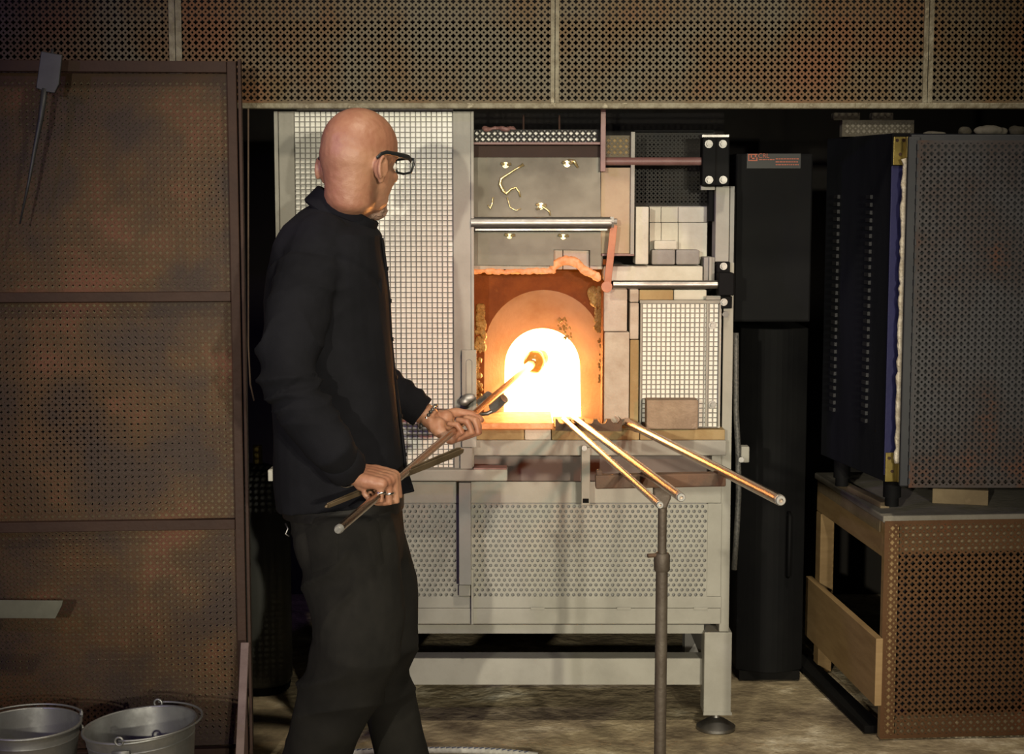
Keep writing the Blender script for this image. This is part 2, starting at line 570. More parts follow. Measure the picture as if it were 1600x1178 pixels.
def remesh(mb, voxel, iters=4, fac=.5):
    me = mb.mesh('tmp')
    bm = bmesh.new(); bm.from_mesh(me)
    bmesh.ops.recalc_face_normals(bm, faces=bm.faces)
    bm.to_mesh(me); bm.free()
    o = bpy.data.objects.new('tmp', me)
    COL.objects.link(o)
    md = o.modifiers.new('r', 'REMESH')
    md.mode = 'VOXEL'
    md.voxel_size = voxel
    if iters:
        s_ = o.modifiers.new('s', 'SMOOTH')
        s_.factor = fac
        s_.iterations = iters
    dg = bpy.context.evaluated_depsgraph_get()
    out = bpy.data.meshes.new_from_object(o.evaluated_get(dg))
    bpy.data.objects.remove(o, do_unlink=True)
    bpy.data.meshes.remove(me)
    return out


def displace(me, fn):
    me.update()
    new = []
    for v_ in me.vertices:
        new.append(v_.co + v_.normal * fn(v_.co))
    for v_, c in zip(me.vertices, new):
        v_.co = c
    me.update()

# ================================================================== SETTING
mb = MB()
nx, ny = 60, 60
X0, X1, Y0, Y1 = -3.2, 3.2, -0.6, 6.6
for j in range(ny + 1):
    for i in range(nx + 1):
        X, Y = X0 + (X1 - X0) * i / nx, Y0 + (Y1 - Y0) * j / ny
        mb.v.append((X, Y, 0.004 * noise.noise(V((X * 3, Y * 3, 0))) - 0.004))
for j in range(ny):
    for i in range(nx):
        k = j * (nx + 1) + i
        mb.f.append((k, k + 1, k + nx + 2, k + nx + 1))
n = len(mb.v)
mb.v += [(X0, Y0, -.1), (X1, Y0, -.1), (X1, Y1, -.1), (X0, Y1, -.1)]
mb.f.append((n + 3, n + 2, n + 1, n))
struct(mb.build('floor', 'concrete', smooth=True, fix=False))
struct(MB().box(-3.2, 3.2, 6.45, 6.6, 0, 3.6).build('wall_back', 'wall_dark'))

# ================================================================== HOOD (perforated sheets above the furnaces)
YH = 4.56
hz0 = W(800, 163, YH).z
hood = thing('extraction_hood', 'overhead hood of rusty cross-pierced steel sheets spanning above the furnaces', 'hood', (0.2, YH, hz0 - .012))
seams = [W(275, 90, YH).x, W(867, 90, YH).x, W(1450, 90, YH).x]
edges = [-2.0] + seams + [2.0]
PH = 10.3 / F * (YH + .05)
for i in range(4):
    cross_sheet(MB(), edges[i] + .002, edges[i + 1] - .002, hz0, hz0 + .62, PH, YH + (.0 if i % 2 else .002), border=.004,
                warp=lambda x_, z_: .003 * noise.noise(V((x_ * 3, z_ * 3, 1)))).build('perforated_sheet', 'hood_sheet', hood, fix=False)
for k, xs in enumerate(seams):
    for s_ in (-1, 1):
        wd_ = (.017, .011, .013)[k]
        MB().box(xs + (0.001 if s_ > 0 else -wd_), xs + (wd_ if s_ > 0 else -.001), YH - .004, YH - .001, hz0 + .004, hz0 + .62).build('seam_strip', 'hood_seam', hood)
MB().box(-2.0, 2.0, YH - .005, YH + .03, hz0 - .012, hz0 + .004).build('bottom_lip', 'hood_seam', hood, bevel=.003)
MB().box(-2.0, 2.0, YH + .30, YH + .32, hz0 + .25, hz0 + .62).build('inner_duct', 'dark_inside', hood)
for xx in (-1.9, -.5, .9, 1.9):
    MB().box(xx, xx + .03, YH + .004, YH + .30, hz0 + .56, hz0 + .60).build('hanger_bar', 'black_matte', hood)

# ================================================================== LEFT SCREEN
pr = W(386, 640, 4.42)
SA = math.radians(4.5)
screen = thing('steel_screen', 'tall rusty framed screen of cross-pierced sheet on the left side', 'screen', (pr.x, 4.42, 0), SA)
PS = 10.3 / F * 4.47
zt = W(380, 96, 4.42).z
zm1 = W(370, 463, 4.42).z
zm2 = W(380, 818, 4.42).z
zb = 0.03
fw = .024
SW = .86


def sc_warp(x_, z_):
    return .010 * noise.noise(V((x_ * 2.2, z_ * 2.2, 3.3))) + .004 * noise.noise(V((x_ * 6, z_ * 6, 5)))


bars = [(-fw - .012, -.012, zb, zt, 'frame_post'), (-SW, -SW + fw, zb, zt, 'frame_post')]
for x0, x1, z0, z1, nm in bars:
    MB().box(x0, x1, -.012, .016, z0, z1).build(nm, 'rust_frame', screen, bevel=.002, local=True)
for zc, hh in ((zt - .015, .015), (zm1, .013), (zm2, .014), (zb + .02, .02)):
    MB().box(-SW + fw, -fw - .013, -.010, .014, zc - hh, zc + hh).build('cross_rail', 'rust_frame', screen, bevel=.002, local=True)
MB().box(-.008, .0, -.010, .030, zb, zt + .004).build('edge_angle', 'rust_frame', screen, bevel=.001, local=True)
zs = [zb + .04, zm2, zm1, zt - .03]
for i in range(3):
    cross_sheet(MB(), -SW + .01, -.02, zs[i] + .0005, zs[i + 1] - .0005, PS, .020, warp=sc_warp, border=.012 if i else .004, a=.30, b_=.10, r=.13).build(
        'perforated_sheet', 'rust_sheet', screen, local=True, fix=False)
    cross_sheet(MB(), -SW + .01, -.02, zs[i] + .0005, zs[i + 1] - .0005, PS * 1.016, .0245, border=.02, a=.26, b_=.09, r=.11,
                warp=lambda x_, z_: sc_warp(x_, z_)).build('rear_sheet', 'rust_back', screen, local=True, fix=False)
for x_ in (-SW + .02, -.04):
    MB().box(x_ - .02, x_ + .02, .045, .05, zb, zt - .02).box(x_ - .015, x_ + .015, .05, .30, 0, .03).build('rear_brace', 'rust_frame', screen, local=True)

# hanging strap beside the screen
mb = MB()
pts = [W(388, y_, 4.47 - .02 * i) + V((0, 0, 0)) for i, y_ in enumerate((170, 300, 420, 540))] + [W(391, 600, 4.40), W(397, 626, 4.40)]
mb.tube(pts, .0045, 8, flat=.5)
tag(mb.build('hanging_strap', 'strap', smooth=True), 'thin brown strap hanging down the right edge of the rusty screen', 'strap')

# paddle hooked over the screen top
Yp = 4.33
def pp(px, py, Y=Yp):
    return W(px, py, Y)
root = thing('iron_paddle', 'dark iron paddle with a long tapering shank hanging at the top of the screen', 'paddle', tuple(pp(62, 350)))
poly = [(65, 80), (98, 86), (93, 132), (86, 146), (74, 144), (57, 138)]
P2 = [(pp(x_, y_).x, pp(x_, y_).z) for x_, y_ in poly]
MB().prism(P2, Yp - .006, Yp + .004).build('paddle_blade', 'paddle', root, bevel=.002)
MB().tube([pp(70, 138), pp(64, 185), pp(55, 230), pp(45, 285), pp(31, 350)], [.0085, .0072, .0055, .0038, .0022], 10).build('shank', 'paddle', root, smooth=True)
MB().tube([pp(82, 88, Yp + .003), pp(82, 78, Yp + .03), pp(82, 80, 4.40), pp(82, 100, 4.405)], .004, 8).build('hook', 'paddle', root, smooth=True)

# flat blade fixed on the screen
Yb = 4.30
root = thing('steel_straightedge', 'pale straight steel blade with a slanted tip lying across the lower screen', 'straightedge', tuple(W(40, 966, Yb)))
P2 = [(W(x_, y_, Yb).x, W(x_, y_, Yb).z) for x_, y_ in [(-60, 937), (99, 938), (97, 946), (87, 966), (-60, 965)]]
MB().prism(P2, Yb - .004, Yb + .002).build('blade', 'blade', root, bevel=.001)
for px_ in (10, -40):
    MB().tube([W(px_, 952, Yb + .001), W(px_, 953, 4.36)], .006, 8).build('peg', 'rust_frame', root)

# leaning flat bar
mb = MB()
a_, b2 = W(383, 1004, 4.33), V((W(379, 1178, 4.25).x, 4.16, 0.0))
mb.bar(b2, a_, .022, .012, up=(0, -1, 0))
tag(mb.build('flat_iron_bar', 'flat_bar', bevel=.002), 'scuffed purplish flat bar leaning upright at the bottom corner of the screen', 'bar')


# ================================================================== BUCKETS
def bucket(px, py, Y, rad, tilt, lean, bail, label):
    c = W(px, py, Y)
    H = c.z
    Rm = Matrix.Rotation(math.radians(lean), 4, 'Z') @ Matrix.Rotation(math.radians(tilt), 4, 'Y')
    root = thing('metal_bucket', label, 'bucket', (c.x, Y, 0), group='galvanised buckets by the screen')
    base = V((c.x, Y, 0))
    def T(p):
        return base + (Rm @ V(p))
    prof = [(rad * .70, .012), (rad * .72, .0), (rad * .80, H * .3), (rad * .88, H * .6), (rad * .955, H * .88), (rad * .965, H * .89), (rad * .955, H * .90), (rad, H),
            (rad - .004, H), (rad * .93, H * .86), (rad * .85, H * .6), (rad * .77, H * .3), (rad * .69, .014)]
    mb = MB()
    mb.lathe(prof, base, 40, Rm)
    mb.build('bucket_wall', 'zinc', root, smooth='auto')
    mb = MB(); mb.torus(base + Rm @ V((0, 0, H)), Rm @ V((0, 0, 1)), rad, .0042, 40, 8)
    mb.build('rolled_rim', 'zinc', root, smooth=True)
    for s_ in (0, math.pi):
        a = math.radians(bail) + s_
        ca, sa = math.cos(a), math.sin(a)
        t_ = V((-sa, ca, 0))
        o_ = V((ca, sa, 0))
        mb = MB()
        q = o_ * (rad + .002) + V((0, 0, H - .028))
        mb.tube([T(q - t_ * .022), T(q + t_ * .022)], .012, 10, flat=.3, up=Rm @ V((0, 0, 1)))
        mb.torus(T(o_ * (rad + .003) + V((0, 0, H + .008))), Rm @ o_, .010, .003, 14, 6)
        ear = mb.build('handle_ear', 'zinc', root, smooth=True)
        for s2 in (-1, 1):
            MB().ell(T(q + t_ * .014 * s2 + o_ * .004), (.004, .004, .004), nu=8, nv=6).build('rivet', 'zinc', ear, smooth=True)
    # bail lying against the rim
    pts = []
    for k in range(25):
        a = math.radians(bail) + math.pi * k / 24
        rr = rad + .006 + .010 * math.sin(math.pi * k / 24)
        pts.append(T((rr * math.cos(a), rr * math.sin(a), H + .010 - .004 * math.sin(math.pi * k / 24))))
    MB().tube(pts, .0028, 8).build('bail_handle', 'zinc', root, smooth=True)
    return root


bucket(45, 1131, 4.02, .126, 0, 0, 25, 'galvanised bucket cut by the left edge of the picture')
bucket(233, 1131, 4.02, .139, -5, 8, -105, 'tilted galvanised bucket whose near lug faces out, right of its pair')

# ================================================================== FURNACE
YF = 4.75
fz = W(1120, 1142, YF)
fur = thing('glory_hole_furnace', 'pale grey steel glory hole furnace with glowing arched mouth and mesh guards', 'furnace', (W(790, 600, YF).x, YF, 0))


def fp(name, rects, material, parent=fur, bevel=.0015, **kw):
    mb = MB()
    for r in rects:
        mb.pbox(*r)
    return mb.build(name, material, parent, bevel=bevel, **kw)


# --- base
fp('base_rail', [(505, 1029, 1101, 1070, 4.80, 4.87)], 'paint')
for x0, x1 in ((1100, 1143), (505, 548)):
    lg = fp('leg', [(x0, 988, x1, 1117, YF, YF + .085)], 'paint', bevel=.003)
    c = W((x0 + x1) / 2, 1117, YF)
    mb = MB()
    mb.lathe([(.058, .0), (.058, .008), (.030, .026), (.012, .034), (.009, c.z + .01)], V((c.x, YF + .042, 0)), 24)
    mb.build('leveling_foot', 'steel', lg, smooth='auto')
    fp('weld_plate', [(x0 - 1, 1113, x1 + 1, 1118, YF - .003, YF - .0005)], 'paint', lg)
for xx in (W(510, 1000, YF).x, W(1110, 1000, YF).x):
    MB().box(xx, xx + .08, 5.45, 5.53, 0.02, W(800, 985, YF).z).lathe([(.05, 0), (.05, .01), (.02, .03)], V((xx + .04, 5.49, 0)), 16).build('rear_leg', 'paint_dark', fur)
fp('side_rail', [(1112, 1030, 1135, 1070, YF + .09, 5.45)], 'paint_dark')
fp('underframe', [(505, 976, 1100, 990, YF + .03, 5.5)], 'paint')
# --- lower casing
fp('casing_plate', [(502, 753, 1127, 786, YF - .01, YF)], 'paint')
fp('casing_plate', [(1105, 786.5, 1127, 932, YF - .01, YF)], 'paint')
fp('casing_plate', [(502, 786.5, 560, 932, YF - .01, YF)], 'paint')
fp('casing_plate', [(502, 932.5, 1127, 950, YF - .01, YF)], 'paint')
fp('lower_flange', [(502, 951, 1126, 975, YF - .016, YF + .002)], 'paint', bevel=.002)
for cx in (840, 975, 1095):
    fp('weld_bead', [(cx - 11, 949, cx + 11, 953, YF - .0185, YF - .0165)], 'paint', bevel=.001)
for x0, x1 in ((560, 717), (736, 1105)):
    a, b_, c, d = RR(x0, 786.5, x1, 932, YF)
    hole_sheet(MB(), a, b_, c, d, 8.65 / F * 4.85, .0050, YF - .008, .003).build('pierced_panel', 'paint', fur, fix=False)
fp('casing_plate', [(717, 786.5, 736, 932, YF - .01, YF - .004)], 'paint')
fp('backing_board', [(560, 785, 1105, 934, YF + .006, YF + .012)], 'paint_dark')
fp('guide_strut', [(717, 754, 736, 914, YF - .055, YF - .012)], 'paint_dark')
fp('guide_foot', [(717, 914.5, 735, 931, YF - .03, YF - .011)], 'paint')
fp('guide_edge', [(736, 890, 739.5, 976, YF - .03, YF - .017)], 'paint')
# --- shelf
fp('recess_plate', [(502, 712, 1127, 752, YF + .06, YF + .07)], 'recess_shade')
fp('recess_end', [(1112, 712, 1127, 752, YF + .001, YF + .058)], 'paint')
fp('shelf_beam', [(738, 688, 1135, 712, YF - .055, YF + .10)], 'paint', bevel=.003)
for x0, x1, m_ in ((738, 819, 'yellow_brick'), (820, 861, 'firebrick'), (862, 999, 'yellow_brick'), (1000, 1133, 'yellow_brick')):
    fp('sill_brick', [(x0, 671.5, x1, 687.5, YF - .050, YF + .10)], m_, bevel=.003)
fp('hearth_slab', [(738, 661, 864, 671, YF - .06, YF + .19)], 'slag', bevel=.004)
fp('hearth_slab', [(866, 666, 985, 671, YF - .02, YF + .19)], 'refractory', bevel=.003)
# hanging hook bracket
br = fp('hook_bracket', [(908.5, 700, 922, 790, YF - .085, YF - .057)], 'paint', bevel=.002)
MB().cyl(W(913, 700, YF - .088), (0, 1, 0), .008, .008, 10).build('bracket_bolt', 'steel', br)
fp('bracket_mouth', [(910.5, 779, 920, 786, YF - .087, YF - .0855)], 'black_matte', br)
# yoke with scalloped rests
yk = []
x0, x1 = 868, 972
for k in range(5):
    c0 = 868 + k * 20.8
    for j in range(9):
        a = math.pi * j / 8
        yk.append((c0 + 10.4 - 7.2 * math.cos(a), 655 + 7.0 * math.sin(a)))
top = [(868, 654)] + yk + [(966, 651), (972, 656), (971, 673), (868, 672)]
P2 = [(W(x_, y_, YF - .075).x, W(x_, y_, YF - .075).z) for x_, y_ in top]
MB().prism(P2, YF - .085, YF - .063).build('pipe_yoke', 'rust_plate', fur)

# --- mouth recess, arches and chamber
def arch(xa, xb, ytop, ybot, Y, n=24, flare=0.0):
    cx, r = (xa + xb) / 2, (xb - xa) / 2
    ys = ytop + r
    pts = [(xa - flare, ybot)]
    for k in range(n + 1):
        a = math.pi - math.pi * k / n
        pts.append((cx + r * math.cos(a), ys - r * math.sin(a)))
    pts.append((xb + flare, ybot))
    return [W(x_, y_, Y) for x_, y_ in pts]


YA = 4.845
YB = 4.95
Ao = arch(757, 942, 453, 661, YA, flare=1)
Ai = arch(789, 906, 513, 661, YB, flare=2)
n = len(Ao)
mb = MB()
mb.v = [tuple(p) for p in Ao] + [tuple(p) for p in Ai]
for i in range(n - 1):
    mb.f.append((i, i + 1, n + i + 1, n + i))
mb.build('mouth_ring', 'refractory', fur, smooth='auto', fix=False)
# wall around the outer arch
xl, xr_, zl, zh = RR(737, 405, 946, 661, YA)
cx = sum(p.x for p in Ao) / n
cz = Ao[0].z
mb = MB()
ring2 = []
for p in Ao:
    dx, dz = p.x - cx, p.z - cz
    s_ = 9e9
    if abs(dx) > 1e-6:
        s_ = min(s_, ((xr_ - cx) if dx > 0 else (xl - cx)) / dx)
    if dz > 1e-6:
        s_ = min(s_, (zh - cz) / dz)
    ring2.append(V((cx + dx * s_, YA, cz + dz * s_)))
mb.v = [tuple(p) for p in Ao] + [tuple(p) for p in ring2]
for i in range(n - 1):
    mb.f.append((i, i + 1, n + i + 1, n + i))
# corner fill
def near(p):
    return min(range(n), key=lambda i: (ring2[i] - p).length)
for cxx in (xl, xr_):
    best = None
    for i in range(n - 1):
        a, b_ = ring2[i], ring2[i + 1]
        if abs(a.z - b_.z) > 1e-5 and abs(a.x - b_.x) > 1e-5 and abs((a.x if cxx == xl else b_.x) - cxx) < 1e-5:
            best = i
    if best is not None:
        mb.v.append((cxx, YA, zh))
        mb.f.append((n + best, len(mb.v) - 1, n + best + 1))
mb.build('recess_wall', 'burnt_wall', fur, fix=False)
# chamber: tunnel of glowing lining
mb = MB()
Bk = [V((p.x, 5.42, p.z)) for p in Ai]
mb.v = [tuple(p) for p in Ai] + [tuple(p) for p in Bk]
for i in range(n - 1):
    mb.f.append((i, i + 1, n + i + 1, n + i))
mb.f.append((0, n, 2 * n - 1, n - 1))
mb.f.append(tuple(range(n, 2 * n)))
mb.build('chamber_lining', 'glow', fur, fix=False, label='white-hot chamber lining')
# unseen plates added round the chamber to block its leaking glow
fp('glow_leak_shield', [(726, 412, 752, 692, YA + .002, 5.5)], 'dark_inside', bevel=0)
fp('glow_leak_shield', [(947, 412, 972, 692, YA + .002, 5.5)], 'dark_inside', bevel=0)
fp('glow_leak_shield', [(752.5, 412, 946.5, 440, YA + .002, 5.5)], 'dark_inside', bevel=0)
fp('glow_leak_shield', [(752.5, 672, 946.5, 692, YA + .10, 5.5)], 'dark_inside', bevel=0)
fp('glow_leak_shield', [(726, 412, 972, 692, 5.505, 5.51)], 'dark_inside', bevel=0)
# recess sides
fp('recess_side', [(941.5, 440, 943, 664, YF - .02, YA)], 'burnt_wall', bevel=0)
# dripped glass on the recess walls
def lumps(spec, seedv, Y):
    random.seed(seedv)
    mb = MB()
    for (xa, ya, xb, yb, cnt, r) in spec:
        for _ in range(cnt):
            p = W(random.uniform(xa, xb), random.uniform(ya, yb), Y)
            rr = r * random.uniform(.6, 1.3)
            mb.ell(p, (rr, rr * .7, rr * random.uniform(.9, 1.6)), nu=7, nv=5)
    return mb
lumps([(745, 478, 757, 545, 55, .008), (743, 545, 752, 655, 40, .006)], 3, YA - .012).build('glass_drips', 'glass_drip', fur, smooth=True, kind='stuff')
lumps([(922, 450, 938, 475, 40, .008), (930, 470, 940, 520, 45, .006), (935, 520, 940, 600, 25, .004)], 4, YA - .012).build('glass_drips', 'glass_drip', fur, smooth=True, kind='stuff')
lumps([(872, 496, 886, 515, 22, .0035), (880, 510, 892, 530, 18, .0032)], 5, YA + .035).build('glass_drips', 'glass_drip', fur, smooth=True, kind='stuff')
# lintel bricks and slag crust
for x0, x1 in ((738, 864.5), (865, 879), (880, 921), (922, 942)):
    fp('lintel_brick', [(x0, 388, x1, 421, YF - .02, YF + .09)], 'firebrick', bevel=.002)
mb = MB()
random.seed(11)
for k in range(150):
    x_ = 738 + (865 - 738) * random.random()
    mb.ell(W(x_, 424 + random.uniform(-3, 3) + 4 * abs((x_ - 790) / 60) ** 2 * -.3, YF - .018 + random.uniform(-.004, .02)), (.009, .006, .0055), nu=8, nv=5)
for k in range(180):
    t_ = random.random()
    x_ = 862 + 74 * t_
    y_ = 417 - 11 * math.sin(min(1, t_ * 1.5) * math.pi) + (16 * max(0, t_ - .55) / .45) + random.uniform(-4, 5)
    mb.ell(W(x_, y_, YF - .026 + random.uniform(-.006, .01)), (.008, .007, .0075), nu=8, nv=5)
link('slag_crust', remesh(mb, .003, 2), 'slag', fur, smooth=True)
# column bricks right of the mouth
fp('brick', [(943.5, 452, 980, 518, YF - .03, YF + .10)], 'firebrick', bevel=.003)
fp('brick', [(944, 519, 983, 665, YF - .03, YF + .10)], 'firebrick', bevel=.003)
fp('edge_brick', [(984, 452, 998, 472, YF - .015, YF + .1)], 'firebrick', bevel=.003)
fp('edge_brick', [(984, 473, 998, 530, YF - .015, YF + .1)], 'firebrick', bevel=.003)
fp('edge_brick', [(984, 531, 998, 670, YF - .015, YF + .1)], 'yellow_brick', bevel=.003)
fp('brick', [(943, 416, 1098, 439, YF - .01, YF + .1)], 'white_brick', bevel=.003)
fp('brick', [(999, 453, 1052, 471, YF + .0, YF + .1)], 'yellow_brick', bevel=.003)
fp('brick', [(1053, 453, 1104, 471, YF - .004, YF + .1)], 'white_brick', bevel=.003)
fp('brick', [(993, 323, 1013.5, 413, YF - .02, YF + .08)], 'white_brick', bevel=.003)
fp('corner_block', [(1099.5, 402, 1117, 439, YF + .0, YF + .08)], 'grey_brick', bevel=.003)
fp('keeper_strip', [(1108, 402, 1112, 440, YF - .012, YF - .001)], 'paint', bevel=.001)
# white tile board behind the loose bricks
tb = fp('tile_backing', [(1014, 322, 1106, 414, YF + .105, YF + .12)], 'grey_brick', bevel=0)
xs_ = [1014.5, 1033, 1059.5, 1105]
ys_ = [323, 347.5, 413]
for i in range(3):
    for j in range(2):
        fp('tile', [(xs_[i] + .35, ys_[j] + .35, xs_[i + 1] - .35, ys_[j + 1] - .35, YF + .085, YF + .104)], 'white_brick', tb, bevel=.001)

# --- heat shield, bars, lever
Ysd = YF - .045
poly = [(739, 246), (938, 246), (939, 415.5), (922, 415), (922, 391), (865, 390), (865, 415.5), (739, 414)]
P2 = [(W(x_, y_, Ysd).x, W(x_, y_, Ysd).z) for x_, y_ in poly]
sh = MB().prism(P2, Ysd, Ysd + .004).build('heat_shield', 'shield', fur)
def shp(x_, y_, d=.006):
    return W(x_, y_, Ysd - d)
for x_, y_, r in ((886, 256, .010), (845, 322, .010), (796, 369, .008), (880, 370, .008), (790, 258, .009)):  # golden highlights on the plate shaped as small bolts
    mb = MB()
    mb.cyl(shp(x_, y_, .002), (0, 1, 0), r * .95, .003, 18)
    mb.hexnut(shp(x_, y_, .007), (0, 1, 0), r * .62, .008)
    mb.cyl(shp(x_, y_, .013), (0, 1, 0), r * .4, .008, 10)
    # wings
    mb.tube([shp(x_ - 7, y_ - 3, .012), shp(x_, y_, .008), shp(x_ + 8, y_ - 2, .013)], [.004, .003, .004], 8)
    mb.build('glint_bolt', 'glint_gold', sh, smooth='auto')
mb = MB()
mb.tube([shp(818, 257), shp(806, 264), shp(794, 272), shp(783, 279), shp(781, 288), shp(786, 298), shp(791, 303), shp(799, 295), shp(806, 293), shp(811, 300), shp(813, 308)],
        [.0045, .003, .003, .0045, .005, .005, .004, .003, .003, .0025, .002], 8)
mb.tube([shp(770, 308, .004), shp(769, 318, .004), shp(766, 326, .004), shp(762, 320, .004)], [.002, .0025, .003, .002], 8)
mb.tube([shp(792, 308, .003), shp(797, 324, .003), shp(806, 329, .003), shp(814, 326, .003)], [.002, .002, .002, .0015], 6)
mb.build('glint_wire', 'glint_gold', sh, smooth=True)  # curling highlights on the plate shaped as bits of wire
mb = MB()
mb.tube([shp(838, 327, .004), shp(848, 323, .006), shp(858, 330, .004), shp(860, 337, .004)], [.003, .004, .003, .002], 8)
mb.tube([shp(888, 250, .004), shp(897, 252, .008), shp(903, 262, .004)], [.004, .005, .003], 8)
mb.build('glint_wire', 'glint_gold', sh, smooth=True)
a_, b2 = W(736, 348, YF - .085), W(955, 348, YF - .085)
MB().tube([a_, b2], .0165, 20).build('guide_bar', 'steel', fur, smooth='auto')
mb = MB(); mb.hexnut(W(956, 347, YF - .085), (1, 0, 0), .017, .010).cyl(W(961, 346, YF - .085), (1, 0, 0), .008, .010, 12)
mb.build('guide_nut', 'bright_steel', fur)
mb = MB()
mb.bar(W(959, 352, YF - .085), W(948, 455, YF - .07), .020, .006, up=(0, -1, 0))
mb.cyl(W(948, 448, YF - .072), (0, 1, 0), .016, .010, 14)
mb.build('lever_arm', 'lever_glow_tint', fur, bevel=.001)
fp('guide_tab', [(742, 357, 950, 361, YF - .10, YF - .07)], 'steel')
# side plate right of the shield
fp('side_plate', [(938.5, 262, 985, 396, YF - .032, YF - .022)], 'tan_plate', bevel=.001)
fp('side_edge', [(985.5, 206, 991.5, 398, YF - .045, YF - .02)], 'paint', bevel=.001)
fp('side_lip', [(940, 396.5, 991, 400, YF - .045, YF - .02)], 'red_oxide', bevel=.001)
a, b_, c, d = RR(944, 212, 985, 246, YF)
cross_sheet(MB(), a, b_, c, d, .0165, YF - .02, border=.002).build('pierced_strip', 'hood_sheet', fur, fix=False)
fp('strip_back', [(944, 212, 985, 246, YF - .012, YF - .008)], 'yellow_brick', bevel=0)
a, b_, c, d = RR(738, 203, 936, 224, YF)
cross_sheet(MB(), a, b_, c, d, .0165, YF - .03, border=.002).build('pierced_strip', 'black_grille', fur, fix=False)
fp('strip_back', [(738, 204, 936, 224, YF - .018, YF - .012)], 'board', bevel=0)
fp('cross_angle', [(738, 222, 938, 226, YF - .075, YF - .03)], 'red_oxide', bevel=.001)
fp('cross_angle_web', [(738, 226.5, 938, 245.5, YF - .035, YF - .03)], 'rust_frame', bevel=0)
fp('hanger_flat', [(938.5, 168, 946.5, 268, YF - .075, YF - .055)], 'red_oxide', bevel=.001)
mb = MB()
random.seed(5)
for k in range(26):
    mb.ell(W(random.uniform(757, 803), 202 + random.uniform(-2, 1), YF - .01 + random.uniform(-.02, .02)), (.010, .01, .007), nu=8, nv=5)
link('clay_roll', remesh(mb, .004, 3), 'red_oxide', fur, smooth=True)
for x_ in (818, 874):
    MB().tube([W(x_, 203, YF), W(x_, 180, YF)], .003, 8).build('threaded_rod', 'rust_frame', fur)
# round bars and bearing blocks
MB().tube([W(946, 252, YF - .04), W(1098, 252, YF - .04)], .0115, 16).build('upper_bar', 'red_oxide', fur, smooth='auto')
MB().tube([W(958, 444.5, YF - .05), W(1122, 444.5, YF - .05)], .0115, 16).build('lower_bar', 'steel', fur, smooth='auto')
fp('post_upper', [(1118, 291, 1139.5, 409, YF - .005, YF + .075)], 'paint', bevel=.002)
fp('post_side', [(1140, 291, 1147, 440, YF + .01, YF + .075)], 'paint_dark', bevel=.001)
fp('post_bracket', [(1095.5, 283, 1117.5, 297, YF - .005, YF + .02)], 'paint', bevel=.001)
bb = fp('bearing_block', [(1097.5, 212, 1140, 290, YF - .07, YF - .008)], 'black_paint', bevel=.004)
fp('block_cap', [(1096.5, 210, 1140, 215, YF - .075, YF - .0)], 'steel', bb)
fp('block_split', [(1118, 216, 1120, 289, YF - .073, YF - .0705)], 'black_matte', bb, bevel=0)
for x_, y_ in ((1107.5, 225), (1129.5, 225), (1108, 281), (1130, 281)):
    mb = MB()
    c = W(x_, y_, YF - .072)
    mb.cyl(c, (0, 1, 0), .0112, .004, 18).hexnut(c + V((0, -.005, 0)), (0, 1, 0), .0075, .008)
    mb.build('block_bolt', 'bright_steel', bb)
bb = fp('bearing_block', [(1120, 409, 1141, 426, YF - .03, YF - .006), (1123, 426.5, 1147, 462, YF - .075, YF - .006), (1124, 462.5, 1144, 482, YF - .03, YF - .006)], 'black_paint', bevel=.003)
for x_, y_ in ((1130.5, 416), (1131, 472)):
    mb = MB()
    c = W(x_, y_, YF - .032)
    mb.cyl(c, (0, 1, 0), .0105, .004, 18).hexnut(c + V((0, -.005, 0)), (0, 1, 0), .0072, .008)
    mb.build('block_bolt', 'bright_steel', bb)
pl = fp('corner_post', [(1127.5, 410, 1143, 987, YF, YF + .08)], 'paint', bevel=.002)
MB().hexnut(W(1133.5, 491, YF - .004), (0, 1, 0), .010, .008).build('post_bolt', 'paint_dark', pl)
fp('rear_cover', [(1004, 300, 1012, 318, 5.0, 5.1)], 'black_matte')
# dark grille behind the upper part
a, b_, c, d = RR(990, 206, 1116, 322, YF + .14)
cross_sheet(MB(), a, b_, c, d, .0118, YF + .14, border=.002, a=.3, b_=.13, r=.16).build('rear_grille', 'black_grille', fur, fix=False)
fp('rear_panel', [(560, 176, 1130, 420, 5.52, 5.54)], 'dark_inside', bevel=0)
fp('grille_rim', [(990, 203, 1116, 206.5, YF + .12, YF + .14)], 'black_paint')
fp('side_block', [(1107, 296, 1117, 346, YF + .03, YF + .07)], 'black_paint', bevel=.002)
# --- right mesh guard
def wire_mesh(x0, y0, x1, y1, Y, pit, r):
    a, b_, c, d = RR(x0, y0, x1, y1, Y)
    p = pit / F * (Y + .08)
    mb = MB()
    k = int((b_ - a) / p)
    for i in range(k + 1):
        X = a + (b_ - a) * i / k
        mb.box(X - r, X + r, Y - r, Y + r, c, d)
    k = int((d - c) / p)
    for i in range(k + 1):
        Z = c + (d - c) * i / k
        mb.box(a, b_, Y - 2.2 * r, Y - .2 * r, Z - r, Z + r)
    return mb


